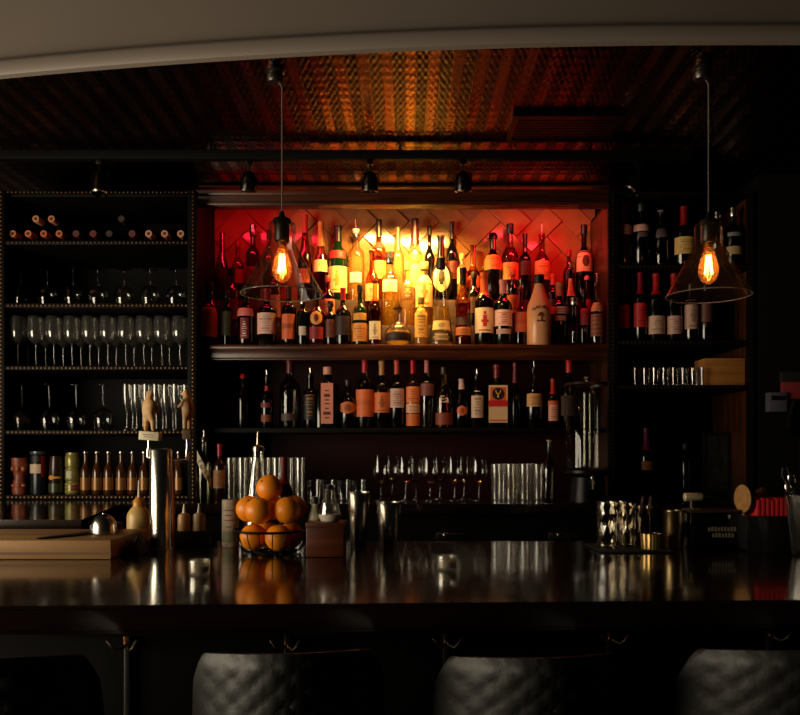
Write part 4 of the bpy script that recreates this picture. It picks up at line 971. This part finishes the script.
# right end of the bar
q_ = 2.38
o = MB().box(X(592, q_), X(664, q_), q_-.09, q_+.10, BT+.0005, BT+.006, .002).build('bar_mat', P('rubber', (12, 11, 11), .7))
tag(o, 'thin black rubber mat under the cut crystal glasses', 'mat')
XT = glass('crystal_glass', (.9, .84, .74), .05, .12, .8, 1.6)
def crystal(px, q_, H, r, l):
    t = empty('mixing_glass', (X(px, q_), q_, BT+.0065), l, 'glass', 'cut crystal mixing glasses')
    m = MB(); rows = 9; seg = 20; g = []
    for i in range(rows+1):
        z = .01 + (H-.01)*i/rows; row = []
        for k in range(seg):
            a = 2*PI*(k+.5*(i % 2))/seg; rr_ = r*(1-.10*(1-i/rows))*(1+(.035 if 0 < i < rows-1 and k % 2 == i//2 % 2 else 0))
            row.append(m.bm.verts.new((rr_*math.cos(a), rr_*math.sin(a), z)))
        g.append(row)
    for i in range(rows):
        for k in range(seg):
            j = (k+1) % seg
            if i % 2 == 0: m.bm.faces.new((g[i][k], g[i][j], g[i+1][k])); m.bm.faces.new((g[i][j], g[i+1][j], g[i+1][k]))
            else: m.bm.faces.new((g[i][k], g[i][j], g[i+1][j])); m.bm.faces.new((g[i][k], g[i+1][j], g[i+1][k]))
    m.build('cut_wall', XT, t, smooth=False)
    MB().lathe([(0, 0), (r*.86, 0), (r*.9, .004), (r*.9, .012), (0, .014)], seg=20).build('base', XT, t)
crystal(607, 2.37, .135, .031, 'cut crystal mixing glass at left edge of the rubber mat')
crystal(627, 2.40, .128, .028, 'cut crystal mixing glass, second on the rubber mat')
crystal(617, 2.455, .13, .030, 'cut crystal mixing glass standing behind the other two')
q_ = 2.46
t = empty('amber_jar', (X(644, q_), q_, BT+.0065), 'brown amber jar with chrome clips behind the fluted cup', 'jar')
MB().lathe([(0, 0), (.03, 0), (.032, .004), (.032, .09), (.026, .105), (.026, .112), (0, .112)]).build('body', GL['brown'], t)
MB().lathe([(.026, .108), (.029, .11), (.029, .118), (0, .12)]).build('lid', STEEL, t)
_m = MB()
for s_ in (-1, 1): _m.tube([(s_*.012-.008, -.03, .095), (s_*.012-.006, -.034, .12), (s_*.012, -.028, .142), (s_*.012+.006, -.01, .146)], [.004, .004, .004, .003], 8)
_m.build('clips', CHROME, t)
q_ = 2.34
t = empty('fluted_cup', (X(651.5, q_), q_, BT+.0065), 'small fluted brass cup in front of the amber jar', 'cup')
m = MB(); seg = 40; A, B, C2 = [], [], []
for k in range(seg):
    a = 2*PI*k/seg; r = .030*(1+.05*(k % 2)); A.append(m.bm.verts.new((r*.95*math.cos(a), r*.95*math.sin(a), 0))); B.append(m.bm.verts.new((r*math.cos(a), r*math.sin(a), .044))); C2.append(m.bm.verts.new((r*.9*math.cos(a), r*.9*math.sin(a), .044)))
for k in range(seg):
    j = (k+1) % seg; m.bm.faces.new((A[k], A[j], B[j], B[k])); m.bm.faces.new((B[k], B[j], C2[j], C2[k]))
m.bm.faces.new(A[::-1]); m.build('fluted_wall', P('brass_fluted', (170, 140, 88), .3, .8), t)
MB().lathe([(0, .038), (.0275, .038), (.0275, .043), (0, .0435)]).build('dark_lid', BLACK, t)
q_ = 2.40
t = empty('steel_tin', (X(673, q_), q_, BT), 'plain brass-toned metal tin left of the lettered glass canister', 'tin')
MB().lathe([(0, 0), (.027, 0), (.029, .002), (.029, .108), (.030, .110), (.030, .114), (.027, .114), (.027, .01), (0, .008)]).build('body', P('warm_steel', (165, 140, 100), .3, 1), t)
t = empty('glass_canister', (X(711, q_), q_, BT), 'rectangular smoked glass canister with faint white lettering', 'canister')
SMK = glass('smoked_glass', (.42, .36, .3), .08, .06, .6, 2.0)
MB().box(-.075, .075, -.04, .04, 0, .108, .006).build('glass_box', SMK, t)
MB().box(-.077, .077, -.042, .042, .1085, .118, .003).build('lid', P('lid_brown', (60, 44, 34), .35, .4), t)
MB().box(-.07, .07, -.036, .036, .004, .07, .004).build('contents', P('dark_filling', (34, 24, 18), .7, noise=.4, nscale=60), t)
_m = MB()   # two faint rows of lettering too small to read
for z, x0, n in ((.055, -.024, 9), (.037, -.012, 7)):
    for k in range(n): _m.box(x0+.0095*k, x0+.0095*k+.006, -.0412, -.0402, z, z+(.013 if k % 3 else .011))
_m.build('lettering', CM((112, 100, 86)), t)
q_ = 2.5
t = empty('water_tap', (X(692, q_), q_, BT), 'small polished metal tap with lever behind the lettered canister', 'tap')
zz = Z(497, q_)-BT
MB().lathe([(0, 0), (.018, 0), (.018, .006), (.009, .01), (.009, zz-.01), (.012, zz), (0, zz)], seg=18).build('stem', STEEL, t)
MB().tube([(-.026, 0, zz), (-.022, 0, zz), (.028, 0, zz), (.034, 0, zz)], [.008, .0135, .0135, .009], 14).build('body', P('satin_nickel', (235, 220, 185), .45, .5), t)
MB().tube([(.032, 0, zz+.002), (.055, -.004, zz-.002), (.072, -.006, zz-.006)], [.003, .0035, .002], 8).build('lever', CHROME, t)
q_ = 2.36
t = empty('wooden_paddle', (X(764, q_)-.0605, q_, BT+.0065), 'round-headed wooden paddle standing in left slot of black caddy', 'paddle', rz=-1.36)
AX = Matrix.Rotation(PI/2, 3, 'X')
MB().lathe([(0, -.003), (.042, -.003), (.043, 0), (.042, .003), (0, .003)], (0, 0, .145), 28, axis=AX).build('head', P('paddle_wood', (165, 118, 62), .7, noise=.3, nscale=60), t)
MB().lathe([(.041, -.0045), (.0455, -.0045), (.0455, .0045), (.041, .0045), (.041, -.0045)], (0, 0, .145), 28, axis=AX).build('dark_rim', BLACK, t)
MB().box(-.007, .007, -.003, .003, 0, .102, .002).build('handle', P('paddle_wood', (165, 118, 62), .7), t)
q_ = 2.36
t = empty('bar_caddy', (X(764, q_), q_, BT), 'black napkin caddy box at right end of the bar', 'caddy')
hw = 25*q_/F
MB().box(-hw, hw, -.055, -.050, 0, .104, .001).box(-hw, hw, .05, .055, 0, .104, .001).box(-hw, -hw+.005, -.05, .05, 0, .104).box(hw-.005, hw, -.05, .05, 0, .104).box(-hw, hw, -.05, .05, 0, .006).build('tray', BLACK, t)
MB().box(-.047, -.043, -.05, .05, .006, .1).build('divider', BLACK, t)
NAP = P('red_paper', (190, 16, 22), .7)
for i in range(8):
    x0 = X(764, q_) + (-.034 + .0134*i)
    o = MB().box(-.0055, .0055, -.044, .044, 0, .148 - (.004 if i % 3 == 0 else 0), .002).build('folded_napkin', NAP)
    o.location = (x0, q_, BT+.0065)
    tag(o, 'red folded paper napkin standing in the caddy, %s from left' % ORD[i], 'napkin', 'red napkins in the black caddy')
# crumpled white paper
m = MB(); m.ball((0, 0, .012), .013, 1, .8, 1, 10)
for v in m.bm.verts: v.co += Vector((random.gauss(0, .0025), random.gauss(0, .0025), random.gauss(0, .0025)))
o = m.build('crumpled_paper', P('white_paper', (205, 190, 175), .7), smooth=False); o.location = (X(762, 2.38), 2.385, BT+.156)
tag(o, 'crumpled bit of white paper on top of the red napkins', 'paper')
# tool holder at the right edge
q_ = 2.22; xh = X(803, q_)
t = empty('tool_holder', (xh, q_, BT), 'tapered clear holder of bar tools cut off by right picture edge', 'holder')
MB().lathe([(0, 0), (.026, 0), (.028, .004), (.046, .165), (.047, .17), (.044, .17), (.026, .01), (0, .008)], seg=8).build('holder_wall', glass('holder_glass', (.5, .48, .44), .1, .1, .8, 1.5), t)
_m = MB()
for s_ in (0, .35): _m.tube([(-.0285*math.cos(s_), -.0285*math.sin(s_)-.002, .006), (-.0475*math.cos(s_), -.0475*math.sin(s_)-.002, .168)], .002, 8)
_m.build('steel_edge', CHROME, t)
def tool(name, dx, dy, lx, ly, H, kind, l):
    o = empty(name, (xh+dx, q_+dy, BT+.014), l, name.replace('_', ' '), 'bar tools in the clear holder')
    o.rotation_euler = (ly, lx, 0)
    MB().tube([(0, 0, 0), (0, 0, H*.8)], .0022, 8).build('shaft', CHROME, o)
    if kind == 'spoon': MB().ball((0, 0, H*.9), .013, .8, .3, 1.5).build('bowl', CHROME, o)
    elif kind == 'tongs': MB().tube([(.003, 0, H*.8), (.010, 0, H*.9), (.004, 0, H)], .003, 8).tube([(-.003, 0, H*.8), (-.012, 0, H*.9), (-.006, 0, H)], .003, 8).build('grip', CHROME, o)
    else: MB().lathe([(.003, H*.8), (.02, H*.83), (.022, H*.86), (.02, H*.9), (.022, H)], seg=16).build('strainer_head', STEEL, o)
tool('bar_spoon', .012, -.008, -.27, .08, .23, 'spoon', 'bar spoon leaning left out of the clear holder')
tool('ice_tongs', -.006, .01, -.12, -.1, .235, 'tongs', 'ice tongs standing near the middle of the clear holder')
tool('bar_strainer', .008, .0, .05, .06, .22, 'str', 'metal strainer standing upright in the clear holder')
tool('bar_spoon', .018, .006, -.29, -.03, .20, 'spoon', 'lower bar spoon leaning furthest left from the clear holder')
# things on the far right wall
q_ = 3.3
t = empty('register_stand', (X(798, q_), q_, BC), 'dark register stand with silver framed screen at right edge', 'register')
MB().box(-.03, .12, -.02, .06, 0, .10, .004).build('foot', BLACK, t)
MB().tube([(.03, .03, .1), (.03, .04, Z(425, q_)-BC)], .012).build('post', BMETAL, t)
MB().box(-.09, .11, -.006, .012, -.07, .07, .004, (Vector((0, 0, 0)), Matrix.Rotation(.42, 3, 'Y') @ Matrix.Rotation(-.35, 3, 'X'))).build('screen', P('screen_glass', (8, 8, 9), .1), t, (.05, 0, Z(425, q_)-BC))
_m = MB(); R0 = Matrix.Rotation(.42, 3, 'Y') @ Matrix.Rotation(-.35, 3, 'X')
_m.box(-.094, -.088, -.009, .013, -.074, .074, 0, (Vector((0, 0, 0)), R0)).box(-.094, .114, -.009, .013, .07, .075, 0, (Vector((0, 0, 0)), R0))
_m.build('silver_frame', STEEL, t, (.05, 0, Z(425, q_)-BC))
q_ = 3.5
struct(MB().box(1.56, 3.4, 3.52, 4.03, 1.146, CEIL).build('wall_right', P('near_black_paint', (5, 4, 4), .7, 0, .2)))
wr = empty('wall_box', (X(776, q_), 3.519, Z(412, q_)), 'small dull grey box on dark wall right of right cabinet', 'box')
MB().box(-.04, .04, -.04, .0, 0, .085, .004).build('case', P('dull_grey', (82, 79, 90), .5), wr)
MB().box(-.03, .03, -.043, -.04, .05, .07).build('display', BLACK, wr)
rs = empty('wall_sign', (X(797, q_), 3.519, Z(399, q_)), 'small dull red plate on dark wall at right picture edge', 'sign')
MB().box(-.065, .09, -.02, 0, 0, .075, .003).build('plate', P('dull_red', (130, 42, 46), .5), rs)
MB().box(-.07, .095, -.024, 0, .075, .12, .003).build('header', P('dull_black', (30, 26, 26), .5), rs)

# ------------------------------------------------------------------ pendants, track, vent
FIL = P('filament', (255, 190, 90), .5, emit=((1.0, .50, .14), 42))
def pendant(px, q_, ysock, dx, label):
    x = X(px, q_); root = empty('pendant_lamp', (x, q_, CEIL), label, 'pendant lamp', 'clear glass pendant lamps over the bar')
    zS = Z(ysock, q_)-CEIL
    k = q_/F
    cn = MB().lathe([(0, 0), (.030, 0), (.031, -.006), (.025, -.010), (.025, -.018), (.028, -.021), (.028, -.032), (.024, -.040), (0, -.042)], (dx, 0, 0), 24).build('canopy', P('canopy_metal', (78, 72, 66), .35, .9), root)
    MB().tube([(dx+.006, 0, -.036), (dx*.3, 0, -.043), (0, 0, -.055), (0, 0, -.2), (0, 0, zS)], .0022, 8).build('cord', P('grey_cord', (96, 84, 74), .6), root)
    so = MB().lathe([(0, .016), (.006, .014), (.010, -.002), (.027, -.010), (.030, -.018), (.030, -.024), (.0235, -.028), (.0235, -.078), (.021, -.082), (.016, -.084), (0, -.084)], (0, 0, zS), 24).build('socket', P('socket_black', (16, 14, 13), .35, .3), root)
    MB().lathe([(.014, -.080), (.0145, -.084), (.014, -.098), (.012, -.100)], (0, 0, zS), 18).build('bulb_base', P('bulb_brass', (190, 120, 60), .3, .9), root)
    zb_ = zS-.098
    bl = MB().lathe([(.012, .002), (.016, -.012), (.026, -.040), (.031, -.066), (.030, -.086), (.022, -.104), (.010, -.113), (0, -.116)], (0, 0, zb_), 24).build('bulb', BULB, root)
    f = MB()
    for i in range(7):
        a = 2*PI*i/7; b2 = 2*PI*(i+.5)/7
        f.tube([(.0075*math.cos(a), .0075*math.sin(a), zb_-.024), (.0125*math.cos(b2), .0125*math.sin(b2), zb_-.084)], .0011, 6)
        a2 = 2*PI*(i+1)/7
        f.tube([(.0125*math.cos(b2), .0125*math.sin(b2), zb_-.084), (.0075*math.cos(a2), .0075*math.sin(a2), zb_-.024)], .0011, 6)
    f.build('filament', FIL, bl)
    MB().tube([(0, 0, zb_), (0, 0, zb_-.088)], .002, 6).build('filament_post', glass('post_glass', (.95, .8, .6)), bl)
    rim = .131; zr = -.250
    MB().lathe([(.030, -.020), (.041, -.024), (.043, -.034), (.043, -.088), (.048, -.098), (rim*.99, zr+.004), (rim, zr)], (0, 0, zS), 48).build('shade', glass('shade_glass', (.93, .88, .82), .04, .05, .8, 1.8, body=.009, bodycol=(.6, .45, .34)), root)
    MB().tube([(rim*math.cos(2*PI*i/60), rim*math.sin(2*PI*i/60), zS+zr) for i in range(60)], .0021, 6, True).build('shade_rim', glass('rim_glass', (.7, .66, .6), .12, .35, .5, 1.5, body=.5, bodycol=(.62, .52, .44)), root)
    # lamp light of the bulb
    ld = bpy.data.lights.new('bulb_light', 'POINT'); ld.energy = .9; ld.color = (1, .55, .2); ld.shadow_soft_size = .012
    lo = bpy.data.objects.new('bulb_light', ld); COL.objects.link(lo); lo.location = (x, q_, CEIL+zb_-.055)
    return root
pendant(282, 2.56, 216, -.022, 'clear glass cone pendant lamp hanging left, before the red-lit bottles')
pendant(708.5, 2.54, 217, -.022, 'clear glass cone pendant lamp hanging right, before right cabinet')
q_ = 3.2
o = MB().box(X(-60, q_), X(690, q_), q_-.018, q_+.018, 2.524, 2.56, .002).build('track_rail', P('track_black', (5, 5, 5), .7, 0, .1))
tr = empty('lighting_track', (0, q_, 2.56), 'long black lighting track hanging across below the tin ceiling', 'track')
o.parent = tr; o.location = (0, -q_, -2.56)
_m = MB()
for px in (20, 210, 400, 590): _m.tube([(X(px, q_), 0, 0), (X(px, q_), 0, .021)], .006, 8)
_m.build('ceiling_mounts', BMETAL, tr)
def spot(px, tilt, pan, label, head='can'):
    t = empty('track_spotlight', (X(px, q_), q_, 2.5235), label, 'spotlight', 'spotlights on the lighting track')
    MB().box(-.013, .013, -.012, .012, -.018, 0, .002).tube([(0, 0, -.016), (0, 0, -.05)], .005, 8).build('adapter', BMETAL, t)
    R = Matrix.Rotation(pan, 3, 'Z') @ Matrix.Rotation(tilt, 3, 'X')
    c = Vector((0, 0, -.085))
    ar = MB().tube([(-.0, 0, -.045), (-.033, 0, -.055), (-.036, 0, -.085)], .003, 8).tube([(0, 0, -.045), (.033, 0, -.055), (.036, 0, -.085)], .003, 8).build('yoke', BMETAL, t)
    if head == 'can': pr_ = [(0, .04), (.02, .04), (.026, .03), (.029, .0), (.031, -.05), (.029, -.052), (.026, -.04), (0, -.035)]
    else: pr_ = [(0, .042), (.014, .038), (.028, .02), (.034, -.005), (.033, -.03), (.03, -.04), (.027, -.036), (0, -.03)]
    hd_ = MB().lathe(pr_, c, 24, axis=R).build('lamp_head', P('spot_black', (30, 28, 27), .22, .8), t)
    MB().lathe([(.0292 if head == 'can' else .0335, -.042 if head == 'can' else -.032), (.0325 if head == 'can' else .0345, -.046 if head == 'can' else -.036), (.030, -.053 if head == 'can' else -.041)], c, 24, axis=R).build('trim_ring', STEEL, hd_)
spot(100, -.12, 0, 'black can spotlight on the track, far left above left cabinet')
spot(249, .35, .5, 'black spotlight on the track left of the left pendant cord', 'ball')
spot(370, .25, .2, 'round black spotlight silhouetted left of centre on the track', 'ball')
spot(463, .25, -.2, 'round black spotlight silhouetted right of centre on the track', 'ball')
spot(638, .65, PI/2, 'tilted black spotlight on the track, far right before right cabinet')
t = empty('ceiling_vent', (.59, 2.99, CEIL), 'dark square air vent in the tin ceiling right of centre', 'vent')
MB().box(-.20, .20, -.12, -.10, -.018, -.0005).box(-.20, .20, .10, .12, -.018, -.0005).box(-.2, -.18, -.1, .1, -.018, -.0005).box(.18, .2, -.1, .1, -.018, -.0005).build('frame', BMETAL, t)
_m = MB()
for i in range(8): _m.box(-.18, .18, -.094+.025*i, -.078+.025*i, -.014, -.004)
_m.build('louvres', BMETAL, t)

# ------------------------------------------------------------------ bar stools
LEA = None
def leather():
    m, nt, o = new_mat('quilted_leather'); L = nt.links.new
    b = nt.nodes.new('ShaderNodeBsdfPrincipled'); b.inputs['Base Color'].default_value = lin((12, 11, 9)) + (1,); b.inputs['Roughness'].default_value = .55
    tc = nt.nodes.new('ShaderNodeTexCoord'); n = nt.nodes.new('ShaderNodeTexNoise'); n.inputs['Scale'].default_value = 120
    bp = nt.nodes.new('ShaderNodeBump'); bp.inputs['Strength'].default_value = .25; bp.inputs['Distance'].default_value = .002
    L(tc.outputs['Object'], n.inputs['Vector']); L(n.outputs['Fac'], bp.inputs['Height']); L(bp.outputs[0], b.inputs['Normal']); L(b.outputs[0], o.inputs[0])
    return m
LEA = leather()
def stool():
    r = empty('bar_stool', (0, 0, 0), 'x', 'bar stool', 'quilted leather bar stools along the bar')
    m = MB(); nx, nz = 56, 40; g = [[], []]
    for side in (0, 1):
        for i in range(nx+1):
            row = []
            for k in range(nz+1):
                uu, v = -1+2*i/nx, k/nz
                w = .168 + .014*(1-v)
                top = .355 - .031*uu*uu - .004*(1-uu*uu)**2 - .05*max(0, abs(uu)-.86)**1.5/.052*.9
                z = .68 + top*v
                x = w*uu
                yc = .13*uu*uu - .0 + .05*(1-v)          # wings curve towards the bar
                thick = .014*(1-.75*max(0, (abs(uu)-.8)/.2)**2)*(1-.75*max(0, (v-.92)/.08)**2)
                qx = (x/.045 + v*.355/.045); qz = (x/.045 - v*.355/.045)
                quilt = .0055*(min(1, 3.2*min(abs((qx % 1)-.5)*-2+1, abs((qz % 1)-.5)*-2+1)))
                y = yc - (thick + quilt*(thick/.014)) if side == 0 else yc + thick
                row.append(m.bm.verts.new((x, y, z)))
            g[side].append(row)
    for side in (0, 1):
        G = g[side]
        for i in range(nx):
            for k in range(nz):
                f = (G[i][k], G[i+1][k], G[i+1][k+1], G[i][k+1]); m.bm.faces.new(f if side == 0 else f[::-1])
    A, B = g
    per = [(i, 0) for i in range(nx)] + [(nx, k) for k in range(nz)] + [(i, nz) for i in range(nx, 0, -1)] + [(0, k) for k in range(nz, 0, -1)]
    for (a, b), (c, e) in zip(per, per[1:]+per[:1]):
        m.bm.faces.new((A[a][b], B[a][b], B[c][e], A[c][e]))
    m.build('backrest', LEA, r)
    MB().poly([(-.17, .03), (.17, .03), (.19, .12), (.19, .29), (.15, .35), (-.15, .35), (-.19, .29), (-.19, .12)], .64, .71).build('seat', LEA, r)
    for sx_, sy_ in ((-1, 0), (1, 0), (-1, 1), (1, 1)):
        MB().tube([(sx_*.14, .08+.2*sy_, .64), (sx_*.19, .04+.28*sy_, 0)], [.014, .011], 10).build('leg', BMETAL, r)
    MB().tube([(-.175, .055, .22), (.175, .055, .22), (.175, .315, .22), (-.175, .315, .22)], .008, 8, True).build('footrest', BMETAL, r)
    return r
pr = stool()
for i, (px, py, q_, rz, l) in enumerate(((286, 652, 1.30, .10, 'quilted grey leather bar stool back, left of centre at bottom edge'), (549, 656, 1.30, .10, 'quilted grey leather bar stool back, right of centre at bottom edge'),
                       (812, 649, 1.30, .05, 'quilted grey leather bar stool cut off by right bottom corner'), (-32, 657, 1.30, .05, 'quilted grey leather bar stool cut off by left bottom corner'))):
    o = pr if i == 0 else copy_tree(pr)
    zt3 = Z(py, q_-.005); o.location = (X(px, q_), q_, 0); o.rotation_euler.z = rz; o['label'] = l
    o.scale = (1, 1, zt3/1.035)

# ------------------------------------------------------------------ lights
def area(name, loc, tgt, sx_, sy_, e, col, spread_=PI):
    l = bpy.data.lights.new(name, 'AREA'); l.shape = 'RECTANGLE'; l.size = sx_; l.size_y = sy_; l.energy = e; l.color = col; l.spread = spread_
    o = bpy.data.objects.new(name, l); COL.objects.link(o); o.location = loc
    o.rotation_euler = (Vector(tgt)-Vector(loc)).to_track_quat('-Z', 'Y').to_euler(); return o
area('window_daylight', (-2.9, .8, 1.25), (0, .8, 1.25), 2.8, 1.7, 136, (1, .85, .62))
area('alcove_lamp', (-.03, 3.665, 2.505), (-.03, 3.90, 2.1), .40, .05, 20.0, (1, .58, .13), 1.9)
area('alcove_strip_left', (-.66, 3.665, 2.505), (-.66, 3.92, 2.1), .42, .04, 1.7, (1, .012, .04))
area('alcove_strip_right', (.64, 3.665, 2.505), (.64, 3.92, 2.1), .36, .04, 2.8, (1, .02, .03))
def spotlamp(px, tx, tz, e):
    l = bpy.data.lights.new('track_lamp', 'SPOT'); l.energy = e; l.color = (1, .50, .20); l.spot_size = math.radians(58); l.spot_blend = .9; l.shadow_soft_size = .03
    o = bpy.data.objects.new('track_lamp', l); COL.objects.link(o); o.location = (X(px, 3.2), 3.21, 2.39)
    o.rotation_euler = (Vector((tx, 3.75, tz))-o.location).to_track_quat('-Z', 'Y').to_euler()
spotlamp(370, -.1, 1.65, 9); spotlamp(463, .3, 1.65, 10)
w = bpy.data.worlds.new('world'); sc.world = w; w.use_nodes = True
bg = w.node_tree.nodes['Background']; bg.inputs[0].default_value = (.9, .8, .7, 1); bg.inputs[1].default_value = .004

vs = sc.view_settings; vs.view_transform = 'Standard'; vs.look = 'None'; vs.exposure = 0; vs.gamma = 1; vs.use_curve_mapping = False
cy = sc.cycles
cy.max_bounces = 10; cy.diffuse_bounces = 3; cy.glossy_bounces = 4; cy.transparent_max_bounces = 48; cy.transmission_bounces = 6
cy.sample_clamp_indirect = 3; cy.caustics_reflective = False; cy.use_denoising = True
